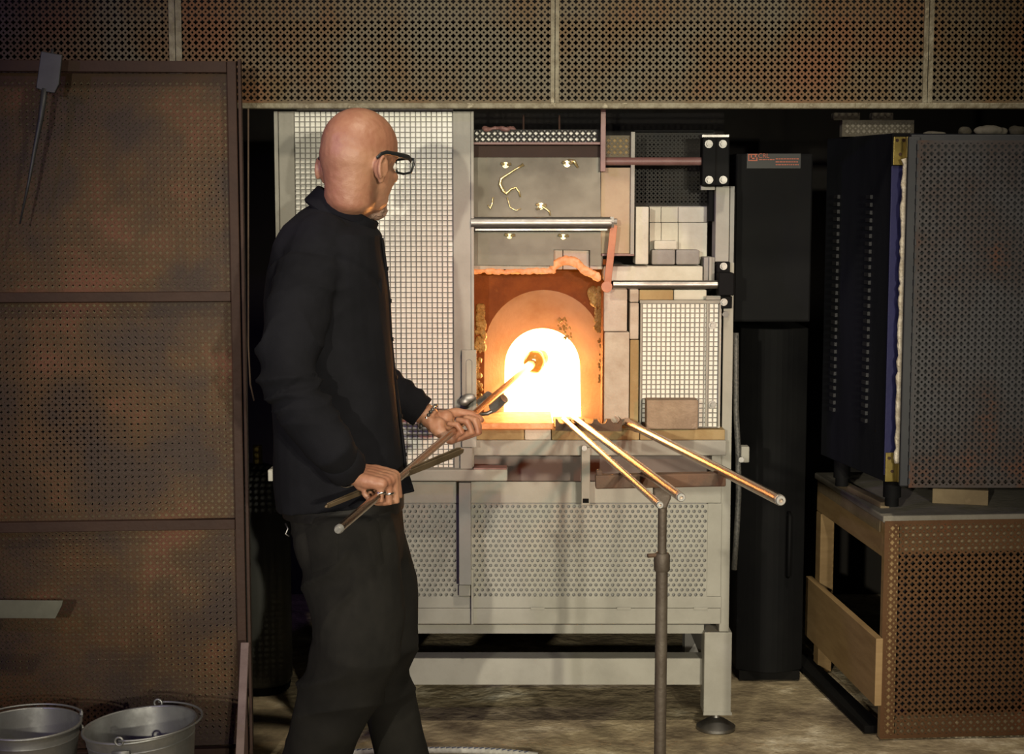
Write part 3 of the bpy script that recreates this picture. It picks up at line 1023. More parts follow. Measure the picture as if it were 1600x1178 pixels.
gd = fp('mesh_guard', [(1000, 469, 1125, 474, YF - .03, YF - .008), (1000, 474.5, 1003, 667, YF - .03, YF - .008), (1122.5, 474.5, 1125.5, 667, YF - .034, YF - .008),
                       (1103, 462, 1126, 468.5, YF - .034, YF - .03)], 'paint', bevel=.001)
wire_mesh(1003, 474, 1122, 667, YF - .022, 7.35, .0016).build('wire_mesh', 'wire', gd, kind='stuff')
fp('guard_board', [(1001, 472, 1126, 668, YF - .0195, YF - .008)], 'board', gd, bevel=0)
fp('guard_strip', [(1103, 474.5, 1106, 667, YF - .030, YF - .027)], 'paint', gd, bevel=0)
for y_ in (508, 632):
    mb = MB()
    c = W(1113, y_, YF - .028)
    mb.cyl(c, (0, 1, 0), .011, .003, 18).hexnut(c + V((0, -.004, 0)), (0, 1, 0), .0065, .008)
    mb.build('guard_bolt', 'bright_steel', gd)

# --- left sliding door with mesh
YD = YF - .09
dr = fp('sliding_door', [(439, 174, 463, 733, YD, YD + .03), (708.5, 174, 740, 733, YD, YD + .03)], 'paint', bevel=.002)
fp('door_edge', [(432, 174, 438, 733, YD - .006, YD + .03)], 'paint', dr, bevel=.001)
fp('door_edge', [(736, 174, 740.5, 547, YD - .006, YD - .0005)], 'paint', dr, bevel=.001)
fp('door_board', [(460, 174, 712, 735, YD + .0105, YD + .016)], 'board', dr, bevel=0)
wire_mesh(463.5, 174, 708, 733, YD + .008, 7.78, .00135).build('wire_mesh', 'wire', dr, kind='stuff')
for y_ in (176,):
    fp('door_top_rail', [(463.5, 168, 708, 173, YD, YD + .02)], 'paint', dr, bevel=0)
lr = fp('door_sill', [(419, 734, 793, 752, YD - .035, YD + .03)], 'paint', bevel=.004)
fp('sill_strip', [(740, 731.2, 792, 733.5, YD - .03, YD + .02)], 'red_oxide', lr, bevel=0)
lk = fp('latch_plate', [(721.5, 547, 744.5, 699, YD - .014, YD - .003)], 'paint', dr, bevel=.0015)
mb = MB()
q = []
for k in range(13):
    a = math.pi * k / 12
    q.append((733 + 4.6 * math.cos(a), 566 - 4.6 * math.sin(a)))
q = [(737.6, 680)] + q + [(728.4, 680)]
P2 = [(W(x_, y_, YD - .015).x, W(x_, y_, YD - .015).z) for x_, y_ in q]
outer = MB()
# slot rim as a raised line
outer.tube([V((x_, YD - .0148, z_)) for x_, z_ in P2] + [V((P2[0][0], YD - .0148, P2[0][1]))], .0011, 6)
outer.build('slot_rim', 'paint_dark', dr)
mb = MB()
c = W(732, 622, YD - .03)
mb.ell(c, (.022, .010, .013), Matrix.Rotation(math.radians(-12), 3, 'Y'))
mb.cyl(c + V((0, .008, 0)), (0, 1, 0), .009, .014, 14)
mb.ell(c + V((-.012, -.002, -.010)), (.016, .008, .012))
link('latch_knob', remesh(mb, .0025, 3), 'zinc', dr, smooth=True)
fp('latch_foot', [(719, 700, 738, 733, YD - .012, YD - .003)], 'paint', dr, bevel=.0015)
fp('handle_stub', [(418, 735, 426, 752, YD - .06, YD - .036)], 'board', lr, bevel=.002)
# burner fitting in the mouth
fit = thing('pipe_roller', 'small steel roller fitting at the lower left of the glowing mouth', 'roller', tuple(W(768, 658, 4.66)))
def ff(x_, y_, Y=4.665):
    return W(x_, y_, Y)
MB().tube([ff(745, 648), ff(762, 646), ff(774, 640), ff(781, 630)], .006, 8).build('roller_arm', 'steel', fit, smooth=True)
for (xa, ya, xb, yb) in ((751, 630, 765, 618), (770, 638, 788, 622)):
    MB().tube([ff(xa, ya), ff(xb, yb, 4.64)], .0145, 14).build('roller', 'zinc', fit, smooth='auto')
MB().tube([ff(768, 640), ff(769, 622)], .005, 8).build('roller_pin', 'bright_steel', fit)

# furnace shell sides
MB().box(W(503, 600, YF).x, W(503, 600, YF).x + .01, YF + .02, 5.5, W(800, 975, YF).z, W(800, 180, YF).z).build('shell_side', 'paint_dark', fur)
MB().box(W(1138, 600, YF).x - .012, W(1138, 600, YF).x - .002, YF + .09, 5.5, W(800, 975, YF).z, W(800, 420, YF).z).build('shell_side', 'paint_dark', fur)
fp('shell_back', [(504, 420, 1138, 975, 5.51, 5.53)], 'dark_inside', bevel=0)

# --- loose bricks on and in front of the furnace
def loose(name, r, m_, label, grp=None):
    o = MB().pbox(*r).build(name, m_, bevel=.004)
    return tag(o, label, 'brick', grp)
zz = .0
loose('kiln_brick', (1018.5, 390.5, 1055, 413.5, YF + .01, YF + .075), 'grey_brick', 'grey half brick under the small pale brick on the furnace ledge')
loose('kiln_brick', (1056.5, 390.5, 1093, 413.5, YF + .01, YF + .075), 'grey_brick', 'grey half brick with nothing on top, right of its twin on the ledge')
loose('kiln_brick', (1022, 376, 1058, 390, YF + .015, YF + .06), 'white_brick', 'small pale broken brick lying on top of the grey ones')
loose('fire_brick', (1010, 625, 1091, 671, YF - .105, YF - .045), 'brown_brick', 'brown brick standing on the shelf against the right mesh guard')

# ================================================================== PIPE STAND AND PIPES
YT = 3.72
tl, tr = W(930, 752, YT), W(1133, 748, YT)
st = thing('pipe_stand', 'rusty steel T-shaped pipe stand with sliding post before the furnace', 'stand', (W(1033, 1000, YT).x, YT, 0))
cxs = W(1033, 1000, YT).x
mb = MB()
mb.bar(tl, tr, .030, .031)
mb.box(tl.x + .002, tl.x + .016, YT - .012, YT + .012, tl.z + .014, tl.z + .027)
mb.build('cross_bar', 'rust_plate', st, bevel=.003)
zA, zB, zC = W(1033, 760, YT).z, W(1033, 864, YT).z, W(1033, 892, YT).z
MB().prism([(cxs - .022, zA), (cxs + .021, zA), (cxs + .018, zA - .027), (cxs + .008, zA - .050), (cxs - .009, zA - .050), (cxs - .021, zA - .027)], YT - .012, YT + .012).build('gusset', 'stand_steel', st, bevel=.004)
MB().tube([V((cxs, YT, zA - .04)), V((cxs, YT, zB - .02))], .0102, 16).build('inner_tube', 'stand_steel', st, smooth='auto')
cl = MB().lathe([(.0165, zC), (.0185, zC + .004), (.0185, zB - .006), (.0155, zB)], V((cxs, YT, 0)), 20).build('clamp_collar', 'stand_steel', st, smooth='auto')
MB().cyl(V((cxs - .024, YT - .008, zB - .004)), (1, .3, 0), .005, .02, 8).build('clamp_screw', 'rust_plate', cl)
MB().tube([V((cxs, YT, zC)), V((cxs, YT, .03))], .0138, 18).build('outer_tube', 'stand_steel', st, smooth='auto')
for k in range(3):
    a = math.radians(90 + 120 * k + 30)
    MB().bar(V((cxs, YT, .05)), V((cxs + .24 * math.cos(a), YT + .24 * math.sin(a), .012)), .03, .02).build('foot', 'stand_steel', st, bevel=.003)


def rest_pipe(pa, Ya, pend, r, rise, label, head=None):
    A = W(pa[0], pa[1], Ya)
    # pixel line crosses the T-bar; find the crossing height on the bar
    best = None
    for k in range(4000):
        t_ = k / 4000 * 1.6
        x_ = pa[0] + (pend[0] - pa[0]) * t_
        y_ = pa[1] + (pend[1] - pa[1]) * t_
        q = W(x_, y_, YT)
        if q.z <= tl.z + .0165 + r:
            best = q
            break
    B = best
    d = (B - A).normalized()
    # extend to the pixel of the free end
    L_ = (B - A).length
    e_ = L_
    while e_ < 3 and PX(A + d * e_)[0] < pend[0]:
        e_ += .002
    E = A + d * e_
    root = thing('blowing_iron', label, 'pipe', tuple(E), group='blowing irons resting on the stand')
    pts = [A, A + d * .10, A + d * .16, E - d * .004]
    rad = ([r * 1.0, r, r, r] if head is None else [head, head, r, r])
    MB().tube(pts, rad, 18).build('shaft', 'pipe_steel', root, smooth='auto')
    mb = MB()
    u, v_ = frame_of(d)
    seg = 18
    prof = [(E - d * .012, r * 1.03), (E, r * .93), (E + d * .002, r * .80), (E + d * .002, r * .38), (E - d * .02, r * .36)]
    for p, rr in prof:
        for k in range(seg):
            a = 2 * math.pi * k / seg
            mb.v.append(tuple(p + (u * math.cos(a) + v_ * math.sin(a)) * rr))
    for i in range(len(prof) - 1):
        for k in range(seg):
            k2 = (k + 1) % seg
            mb.f.append((i * seg + k, i * seg + k2, (i + 1) * seg + k2, (i + 1) * seg + k))
    mb.build('mouthpiece', 'bright_steel', root, smooth='auto')
    return root


rest_pipe((881, 655), YF - .03, (1031, 789), .0076, 0, 'slim iron, lowest and leftmost of the three resting on the stand')
rest_pipe((897, 653), YF - .03, (1064, 777), .0097, 0, 'middle iron of the three resting on the stand')
rest_pipe((982, 661), YF - .06, (1220, 782), .0112, 0, 'longest iron reaching furthest right past the stand', head=.0150)

# ================================================================== CONTROL BOX AND DARK CABINET
YC = 4.92
cb = thing('control_box', 'black wall-mounted box with small red lettering right of the furnace', 'box', tuple(W(1208, 503, YC)))
fp('housing', [(1148, 240, 1268, 503, YC, YC + .22)], 'black_paint', cb, bevel=.004)
fp('cover_plate', [(1150, 243, 1266, 500, YC - .004, YC - .0005)], 'black_paint', cb, bevel=.001)
stk = fp('maker_sticker', [(1167, 240, 1251, 263, YC - .0065, YC - .0045)], 'sticker', cb, bevel=0)


def text_obj(body, px, py, hpx, Y, material, parent, name):
    cu = bpy.data.curves.new(name, 'FONT')
    cu.body = body
    p = W(px, py, Y)
    cu.size = hpx / F * Y * 1.38
    cu.extrude = .0004
    o = bpy.data.objects.new('tmp', cu)
    COL.objects.link(o)
    dg = bpy.context.evaluated_depsgraph_get()
    me = bpy.data.meshes.new_from_object(o.evaluated_get(dg))
    bpy.data.objects.remove(o, do_unlink=True)
    me.transform(Matrix.Translation(p) @ Matrix.Rotation(math.pi / 2, 4, 'X'))
    return link(name, me, material, parent, fix=False)


text_obj('CRL', 1184.5, 246.5, 7, YC - .0075, 'red_print', stk, 'lettering')
fp('logo_square', [(1169, 240.5, 1183.5, 242, YC - .008, YC - .0067), (1169, 250, 1183.5, 251.5, YC - .008, YC - .0067), (1169, 242, 1170.6, 250, YC - .008, YC - .0067), (1181.5, 246, 1183.5, 250, YC - .008, YC - .0067),
                  (1173, 241.8, 1174.8, 248, YC - .008, YC - .0067), (1173, 246.5, 1179, 248.3, YC - .008, YC - .0067), (1179.5, 242, 1181.5, 245.5, YC - .008, YC - .0067)], 'red_print', stk, bevel=0)
random.seed(2)
mb = MB()
for y_, xa, xb in ((249.3, 1186, 1210), (248.2, 1212, 1248), (252.8, 1212, 1248), (257.3, 1212, 1248)):
    x_ = xa
    while x_ < xb - 1:
        l_ = random.uniform(1.5, 5)
        mb.pbox(x_, y_ - .8, min(xb, x_ + l_), y_ + .8, YC - .008, YC - .0067)
        x_ += l_ + .9
mb.build('fine_print', 'red_print', stk)
fp('mount_arm', [(1146, 300, 1149, 470, YF + .08, YC + .1)], 'black_matte', cb, bevel=0)

YK = 5.30
cabz = 0.0
a, b_, c, d = RR(1153, 512, 1258, 1056, YK)
cab = thing('tall_cabinet', 'tall black cabinet with rounded front standing in the dark beside the furnace', 'cabinet', ((a + b_) / 2, YK + .15, 0))
mb = MB()
mb.prism([(0, 0)], 0, 0) if False else None
q = []
for k in range(13):
    t_ = k / 12
    q.append((a + (b_ - a) * t_, YK - .05 * math.sin(math.pi * t_)))
q += [(b_, YK + .3), (a, YK + .3)]
nn = len(q)
mb.v = [(x_, y_, 0.03) for x_, y_ in q] + [(x_, y_, d) for x_, y_ in q]
mb.f = [tuple(range(nn)), tuple(range(nn, 2 * nn))] + [(i, (i + 1) % nn, nn + (i + 1) % nn, nn + i) for i in range(nn)]
mb.build('cabinet_body', 'black_paint', cab, bevel=.004)
MB().box(a + .01, b_ - .01, YK - .02, YK + .28, 0.0, .03).build('base_plate', 'black_matte', cab)
MB().tube([V((b_ - .06, YK - .05, .35)), V((b_ - .06, YK - .07, .36)), V((b_ - .06, YK - .07, .55)), V((b_ - .06, YK - .05, .56))], .006, 8).build('pull_handle', 'black_paint', cab, smooth=True)
# cable down the furnace post
mb = MB()
yc = YF + .04
pts = [W(1150, y_, yc) for y_ in (520, 580, 640)] + [W(1153, 700, yc), W(1154, 770, yc), W(1151, 830, yc), W(1147, 890, yc)]
mb.tube(pts, .0085, 10)
tag(mb.build('armoured_cable', 'cable', smooth=True), 'dark braided cable running down the furnace corner post', 'cable')
tg = thing('junction_box', 'small pale junction box beside the braided cable', 'box', tuple(W(1163, 723, yc)))
fp('box_body', [(1158, 698, 1171, 723, yc, yc + .04)], 'paint', tg, bevel=.003)
MB().cyl(W(1158, 718, yc - .004), (0, 1, 0), .008, .01, 10).build('gland_nut', 'steel', tg)

# ================================================================== RIGHT KILN
YKN = 4.66
kl = W(1388, 480, YKN)
kz0, kz1 = W(1383, 753, YKN).z, W(1394, 208, YKN).z
KA = math.radians(10.5)
kiln = thing('box_kiln', 'large dark blue-framed box kiln with a cross-pierced guard on its door', 'kiln', (kl.x, YKN, kz0), KA)
H = kz1 - kz0
MB().box(0.002, .80, .004, .50, 0.0, H).build('kiln_body', 'kiln_side', kiln, bevel=.003, local=True)
MB().box(-.001, .036, -.002, .004, .02, H - .09).build('blue_frame', 'blue_paint', kiln, bevel=.001, local=True)
MB().box(-.002, .05, -.003, .003, H - .09, H).build('blue_frame', 'black_paint', kiln, bevel=.001, local=True)
for z0, z1 in ((0.002, .085), (H - .088, H - .01)):
    hg = MB().box(.0, .036, -.010, -.0045, z0, z1).build('hinge', 'brass', kiln, bevel=.001, local=True)
    for hx, hz in ((.009, .068), (.028, .068), (.019, .03)):
        MB().cyl(V((hx, -.011, z0 + hz)), (0, 1, 0), .0045, .004, 10).build('hinge_screw', 'rust_frame', hg, local=True)
    MB().cyl(V((.038, -.014, (z0 + z1) / 2)), (0, 0, 1), .006, z1 - z0, 10).build('hinge_pin', 'brass', hg, local=True)
# louvre columns on the side
for yy_ in (.15, .40):
    for k in range(30):
        z_ = H * (.16 + .66 * k / 29)
        MB().box(-.006, .004, yy_ - .016, yy_ + .016, z_ - .0055, z_ + .0055).build('louvre', 'louvre', kiln, local=True)
# door, slightly ajar, facing the room
dM = ROOTM[kiln.name].inverted()
x0d = W(1413, 480, YKN - .075).x
def kd(name, bx, m_, bev=.002, par=kiln):
    return MB().box(*bx).build(name, m_, par, bevel=bev)
kd('door_body', (x0d + .012, 2.1, YKN - .055, YKN - .012, kz0 + .012, kz1 - .006), 'kiln_strip')
kd('door_edge', (x0d, x0d + .034, YKN - .075, YKN - .056, kz0 + .0, kz1 - .012), 'kiln_strip', .004)
random.seed(9)
mb = MB()
pts, rad = [], []
for k in range(60):
    t_ = k / 59
    pts.append(V((W(1408, 500, YKN - .03).x + random.uniform(-.002, .002), YKN - .034, kz0 + .06 + (H - .13) * t_)))
    rad.append(random.uniform(.008, .0115))
mb.tube(pts, rad, 8)
mb.build('rope_seal', 'insulation', kiln, smooth=True)
xk = W(1427, 480, YKN - .085).x
zkb, zkt = W(1500, 762, YKN - .085).z, W(1500, 219, YKN - .085).z
cross_sheet(MB(), xk, 2.05, zkb, zkt, 10.9 / F * 4.6, YKN - .085, border=.002, a=.33).build('guard_sheet', 'kiln_sheet', kiln, fix=False)
kd('guard_back', (xk + .004, 2.05, YKN - .0545, YKN - .0540, zkb + .01, zkt - .01), 'dark_inside', 0)
mb = MB()
for k in range(26):
    z_ = zkb + (zkt - zkb) * (k + .5) / 26
    mb.box(xk - .001, xk + .003, YKN - .087, YKN - .07, z_ - .008, z_ + .008)
mb.build('guard_edge_teeth', 'kiln_strip', kiln, kind='stuff')
ptop = W(1450, 793, 4.72).z
for (fx, fy) in ((1.10, 4.75), (1.95, 4.80), (1.02, 5.08), (1.85, 5.2)):
    MB().lathe([(.020, ptop), (.020, ptop + .025), (.026, ptop + .026), (.026, kz0 + .004)], V((fx, fy, 0)), 18).build('kiln_foot', 'black_paint', kiln, smooth='auto')
# things lying on the kiln top
def stone(px, py, Y, r, label, m_='stone', zbase=None, nm='stone'):
    random.seed(int(px))
    mb = MB()
    c = W(px, py, Y)
    if zbase is not None:
        c.z = zbase + r[2] * .9
    for k in range(5):
        mb.ell(c + V((random.uniform(-.4, .4) * r[0], random.uniform(-.3, .3) * r[1], random.uniform(-.2, .1) * r[2])), (r[0] * .7, r[1] * .8, r[2] * .8), nu=10, nv=6)
    me = remesh(mb, min(r) * .18, 1)
    displace(me, lambda p: .12 * min(r) * noise.noise(p * 60))
    return tag(link(nm, me, m_, smooth=True), label, 'stone')


yk0 = YKN + .16
zk = kz1
def ontop(name, x0, x1, Ya, Yb, z0, h, m_, label, cat):
    a = W(x0, 195, Ya).x; b_ = W(x1, 195, Ya).x
    o = MB().box(a, b_, Ya, Yb, z0, z0 + h).build(name, m_, bevel=.004)
    return tag(o, label, cat)
zp = .048
a, b_ = W(1316, 200, 4.95).x, W(1428, 200, 4.95).x
mb = MB()
mb.box(a, b_, 4.952, 4.99, zk, zk + zp)
tg = thing('pierced_channel', 'short pierced steel channel lying on top of the kiln', 'channel', ((a + b_) / 2, 4.95, zk))
mb.build('channel_core', 'slab', tg)
cross_sheet(MB(), a, b_, zk, zk + zp, .0165, 4.949, border=.002).build('pierced_face', 'stone', tg, fix=False)
ontop('kiln_prop', 1302, 1344, 4.952, 4.99, zk + zp, .022, 'stone', 'brown brick piece on the pierced channel, left of two under the hood', 'brick')
ontop('kiln_prop', 1362, 1396, 4.952, 4.99, zk + zp, .022, 'stone', 'brown brick piece on the pierced channel, right of two under the hood', 'brick')
stone(1510, 200, 4.9, (.024, .02, .016), 'brown rounded lump on the kiln top near the hood', zbase=zk)
stone(1550, 200, 4.9, (.050, .02, .018), 'pale long lump on the kiln top at right', 'slab', zbase=zk)
stone(1590, 200, 4.9, (.024, .02, .018), 'ochre lump on the kiln top at the right picture edge', zbase=zk)
stone(1462, 204, 4.9, (.040, .02, .008), 'flat grey rag-like lump on the kiln top', 'slab', zbase=zk)

# ================================================================== PLINTH
YP = 4.69
pc = W(1377, 980, YP)
pz = W(1480, 812, YP).z
PA = math.radians(4.8)
PL = .74
pln = thing('kiln_plinth', 'timber plinth under the kiln faced with rusty cross-pierced sheet', 'plinth', (pc.x, YP, 0), PA)
def pb(name, bx, m_, bev=.003, par=pln):
    return MB().box(*bx).build(name, m_, par, bevel=bev, local=True)
pb('top_slab', (-.004, 1.15, -.006, PL, pz - .008, pz + .012), 'slab', .004)
pb('side_beam', (.006, .04, .03, PL, pz - .115, pz - .010), 'plywood')
pb('side_beam', (.000, .005, .04, PL * .96, pz - .045, pz - .010), 'old_timber')
pb('corner_post', (.004, .045, -.004, .028, .0, pz - .010), 'plywood')
pb('corner_post', (.004, .05, PL - .06, PL - .003, .0, pz - .116), 'plywood')
pb('rear_beam', (.05, 1.1, PL - .05, PL - .004, pz - .115, pz - .010), 'old_timber')
pb('front_beam', (.05, 1.1, .006, .028, pz - .10, pz - .010), 'old_timber')
pb('floor_beam', (.05, 1.1, .006, .04, .0, .06), 'old_timber')
# lower plank with a sloping top edge
z0p, z1p = W(1378, 1101, YP).z, W(1376, 996, YP).z
mb = MB()
q = [(-.010, .0), (PL, .0), (PL, .10), (-.010, .0)]
pts = [(-.012, z0p), (-.012, z1p), (PL + .03, z1p + .002), (PL + .03, z0p + .0)]
mb.v = [(-.018, y_, z_) for y_, z_ in pts] + [(.003, y_, z_) for y_, z_ in pts]
mb.f = [(0, 1, 2, 3), (7, 6, 5, 4)] + [(i, (i + 1) % 4, 4 + (i + 1) % 4, 4 + i) for i in range(4)]
mb.build('lower_plank', 'plywood', pln, bevel=.002, local=True)
cross_sheet(MB(), .0, 1.12, .004, pz - .002, 11.3 / F * 4.75, -.010, border=.003, a=.33,
            warp=lambda x_, z_: .003 * noise.noise(V((x_ * 4, z_ * 4, 2)))).build('pierced_front', 'plinth_sheet', pln, local=True, fix=False)
pb('inner_panel', (.055, 1.1, .12, .13, .06, pz - .12), 'dark_inside', 0)
# wood offcuts on the plinth top
ptp = pz + .012
def block(name, px, py, Y, dx, dy, dz, rz, m_, label, cat='block'):
    c = W(px, py, Y)
    M = Matrix.Translation((c.x, Y, ptp)) @ Matrix.Rotation(math.radians(rz), 4, 'Z')
    o = MB().box(-dx / 2, dx / 2, 0, dy, 0, dz, M).build(name, m_, bevel=.002)
    return tag(o, label, cat)
block('wood_offcut', 1383, 790, 4.80, .028, .36, .018, 9, 'old_timber', 'long thin wooden strip on the plinth edge beneath the kiln', 'wood strip')
block('wood_offcut', 1500, 785, 4.86, .16, .10, .045, -14, 'old_timber', 'dark wedge of wood lying under the kiln on the plinth', 'wood block')

# ================================================================== FLOOR THINGS
# gutter bar by the plinth
mb = MB()
mb.bar(V((W(1365, 1140, 4.75).x, 4.74, .012)), V((W(1262, 1000, 5.4).x - .01, 5.5, .012)), .06, .024)
tag(mb.build('floor_channel', 'black_matte', bevel=.003), 'dark steel channel on the floor beside the plinth', 'channel')
# braided hose on the floor
mb = MB()
hp = []
for k in range(40):
    t_ = k / 39
    px = 500 + 340 * t_
    py = 1172 + 16 * (2 * t_ - 1.25) ** 2 * (1 if t_ > .6 else .25)
    v_ = (589 - py) / F
    ratio = (ST - v_ * CT) / (CT + v_ * ST)
    Y = (HC - .011) / ratio
    hp.append(W(px, py, Y))
hs = thing('braided_hose', 'pale braided hose with dark flecks lying across the floor', 'hose', tuple(V((hp[20].x, hp[20].y, 0))))
MB().tube(hp, .010, 12).build('hose_tube', 'hose', hs, smooth=True)
mb = MB()
for k in range(2, 38):
    p = hp[k]
    mb.bar(p + V((-.006, -.006, .0085)), p + V((.006, -.002, .0098)), .003, .002)
mb.build('hose_flecks', 'hose_mark', hs, kind='stuff')
# dim tank behind the man
tk = thing('gas_tank', 'dim grey-green tank in the dark gap beside the rusty screen', 'tank', tuple(V((W(404, 800, 5.2).x, 5.2, 0))))
c = V((W(404, 800, 5.2).x, 5.2, 0))
zt_ = W(404, 725, 5.2).z
MB().lathe([(.09, .02), (.10, .04), (.10, zt_ - .06), (.08, zt_ - .02), (.03, zt_)], c, 28).build('tank_shell', 'tank', tk, smooth='auto')
MB().tube([c + V((0, 0, zt_)), c + V((0, 0, zt_ + .06))], .015, 12).build('valve', 'brass', tk)
MB().lathe([(.09, 0), (.095, .02)], c, 28).build('foot_ring', 'black_matte', tk)

# ================================================================== PERSON
man = thing('person', 'bald man in black shirt and dark trousers with glasses, working at the furnace mouth', 'person', tuple(V((W(545, 1000, 3.95).x, 3.95, 0))))


def loft(mb, rings, seg=28, pw=2.4):
    """rings: (xback, xfront, yback, yfront, Yc, halfdepth) in picture units for x/y and metres for depth"""
    n0 = len(mb.v)
    for (xb, xf, yb, yf, Yc, hd) in rings:
        pb_, pf = W(xb, yb, Yc), W(xf, yf, Yc)
        c = (pb_ + pf) / 2
        ax = (pf - pb_) / 2
        for k in range(seg):
            a = 2 * math.pi * k / seg
            ca, sa = math.cos(a), math.sin(a)
            ca = math.copysign(abs(ca) ** (2 / pw), ca)
            sa = math.copysign(abs(sa) ** (2 / pw), sa)
            mb.v.append(tuple(c + ax * ca + V((0, hd * sa, 0))))
    n = len(rings)
    for i in range(n - 1):
        for k in range(seg):
            k2 = (k + 1) % seg
            mb.f.append((n0 + i * seg + k, n0 + i * seg + k2, n0 + (i + 1) * seg + k2, n0 + (i + 1) * seg + k))
    mb.f.append(tuple(n0 + k for k in reversed(range(seg))))
    mb.f.append(tuple(n0 + (n - 1) * seg + k for k in range(seg)))
    return mb


def chain(spec, k=1.0):
    return [W(a, b_, c) for a, b_, c, r in spec], [r * k for a, b_, c, r in spec]


# --- iron held by the man
P0, P1 = W(528, 828, 3.40), W(833, 567, 4.93)
pd = (P1 - P0).normalized()


def on_pipe(px):
    lo, hi = 0.0, (P1 - P0).length
    for _ in range(50):
        mid = (lo + hi) / 2
        if PX(P0 + pd * mid)[0] < px:
            lo = mid
        else:
            hi = mid
    return P0 + pd * lo


# --- hands
def hand(mb, grip, d, n, s, curls, thumb, sc=1.0, off=.027, back=.080, rr=.0098):
    wrist = grip - n * off - d * back
    k = sc
    # palm: a row of rounded rods side by side
    for i in range(5):
        o_ = s * (.034 - .017 * i) * k
        mb.cap_chain([wrist + s * (.022 - .011 * i) * k + d * .004, wrist + o_ + d * .045 * k, wrist + o_ * .98 + d * (.088 - .003 * abs(i - 1.4)) * k], [.0165 * k, .0165 * k, .0135 * k])
    # thenar pad
    mb.ell(wrist + d * .034 * k + s * .026 * k + n * .012 * k, (.021 * k, .021 * k, .021 * k))
    mb.ell(wrist + d * .034 * k - s * .024 * k + n * .009 * k, (.018 * k, .018 * k, .018 * k))
    fb = []
    lens = [(.046, .027, .021), (.050, .031, .022), (.047, .029, .021), (.037, .022, .019)]
    for i in range(4):
        p = wrist + d * (.088 - (.0, -.003, .002, .010)[i]) * k + s * (.033 - .0222 * i) * k - n * .001
        fan = (.05, .015, -.02, -.06)[i]
        pts = [p]
        ang = 0.0
        for j in range(3):
            ang += math.radians(curls[i][j])
            dr_ = (d * math.cos(ang) + n * math.sin(ang) + s * fan).normalized()
            p = p + dr_ * lens[i][j] * k
            pts.append(p)
        r0 = rr * k * (1.0, 1.03, .98, .86)[i]
        mid = []
        rad = []
        for j in range(3):
            a, b_ = pts[j], pts[j + 1]
            mid += [a, a.lerp(b_, .5)]
            rad += [r0 * (1.06 - .07 * j), r0 * (.97 - .07 * j)]
        mid.append(pts[-1]); rad.append(r0 * .80)
        mb.cap_chain(mid, rad, 10)
        fb.append(pts)
    tb_ = wrist + d * .022 * k + s * .030 * k + n * .006 * k
    pts = [tb_]
    for (l_, dv) in thumb:
        v_ = (d * dv[0] + n * dv[1] + s * dv[2]).normalized()
        pts.append(pts[-1] + v_ * l_ * k)
    mb.cap_chain(pts, [.0165 * k, .0125 * k, .0112 * k, .0092 * k][:len(pts)], 10)
    return wrist, fb, pts


gR = on_pipe(600)
gL = on_pipe(717)
sR = pd.copy()
dR = V((1, -.05, -.10)); dR = (dR - sR * dR.dot(sR)).normalized()
nR = sR.cross(dR)
if nR.z > 0:
    nR = -nR
sL = pd.copy()
dL = V((.80, 0.02, -.50)); dL = (dL - sL * dL.dot(sL)).normalized()
nL = sL.cross(dL)
if nL.z < 0:
    nL = -nL

body = MB()
wrR, fR, tR = hand(body, gR, dR, nR, sR, [(78, 92, 55), (80, 92, 55), (82, 92, 52), (84, 88, 50)],
                   [(.040, (.45, .55, .75)), (.033, (.75, .65, .1)), (.026, (.75, .3, -.45))], 1.06)
wrL, fL, tL = hand(body, gL, dL, nL, sL, [(45, 88, 60), (52, 90, 60), (58, 92, 58), (66, 90, 55)],
                   [(.042, (.55, .55, .60)), (.036, (.85, .30, .40)), (.028, (.95, .05, .30))], 1.06)

# --- skeleton of the arms (shared by body and sleeves)
armR = [(505, 385, 3.83, .070), (482, 430, 3.77, .076), (462, 500, 3.72, .072), (449, 560, 3.68, .066), (450, 598, 3.655, .064), (482, 655, 3.63, .060), (520, 705, 3.615, .053)]
armL = [(520, 385, 4.09, .070), (528, 440, 4.15, .072), (540, 510, 4.19, .066), (552, 570, 4.22, .058), (590, 595, 4.24, .052)]
ptsR, radR = chain(armR)
ptsL, radL = chain(armL)
fdR = (wrR - ptsR[-1]).normalized()
fdL = (wrL - ptsL[-1]).normalized()
cuffR = wrR - fdR * .028
cuffL = wrL - fdL * .022
ptsR.append(cuffR); radR.append(.045)
ptsL.append(cuffL); radL.append(.040)

torso = [(487, 575, 322, 345, 3.94, .075), (468, 590, 334, 356, 3.94, .115), (446, 598, 352, 366, 3.94, .165), (430, 600, 380, 386, 3.94, .190), (419, 604, 420, 420, 3.94, .200),
         (413, 607, 470, 470, 3.94, .195), (415, 610, 530, 530, 3.94, .185), (422, 616, 590, 590, 3.94, .178), (426, 624, 650, 650, 3.94, .172),
         (428, 631, 710, 710, 3.94, .170), (429, 634, 755, 748, 3.94, .168), (434, 634, 796, 764, 3.94, .166)]
legN = [(545, 800, 3.86, .105), (545, 850, 3.86, .118), (550, 910, 3.84, .112), (558, 965, 3.81, .107), (558, 1015, 3.79, .104), (533, 1075, 3.83, .096), (511, 1130, 3.89, .086), (494, 1178, 3.94, .082), (474, 1235, 4.0, .078), (458, 1290, 4.04, .074)]
legF = [(555, 800, 4.03, .100), (570, 850, 4.05, .105), (595, 920, 4.06, .098), (610, 1000, 4.05, .077), (598, 1045, 4.10, .070), (612, 1100, 4.16, .072), (630, 1178, 4.2, .072), (640, 1230, 4.22, .070), (646, 1262, 4.24, .068)]

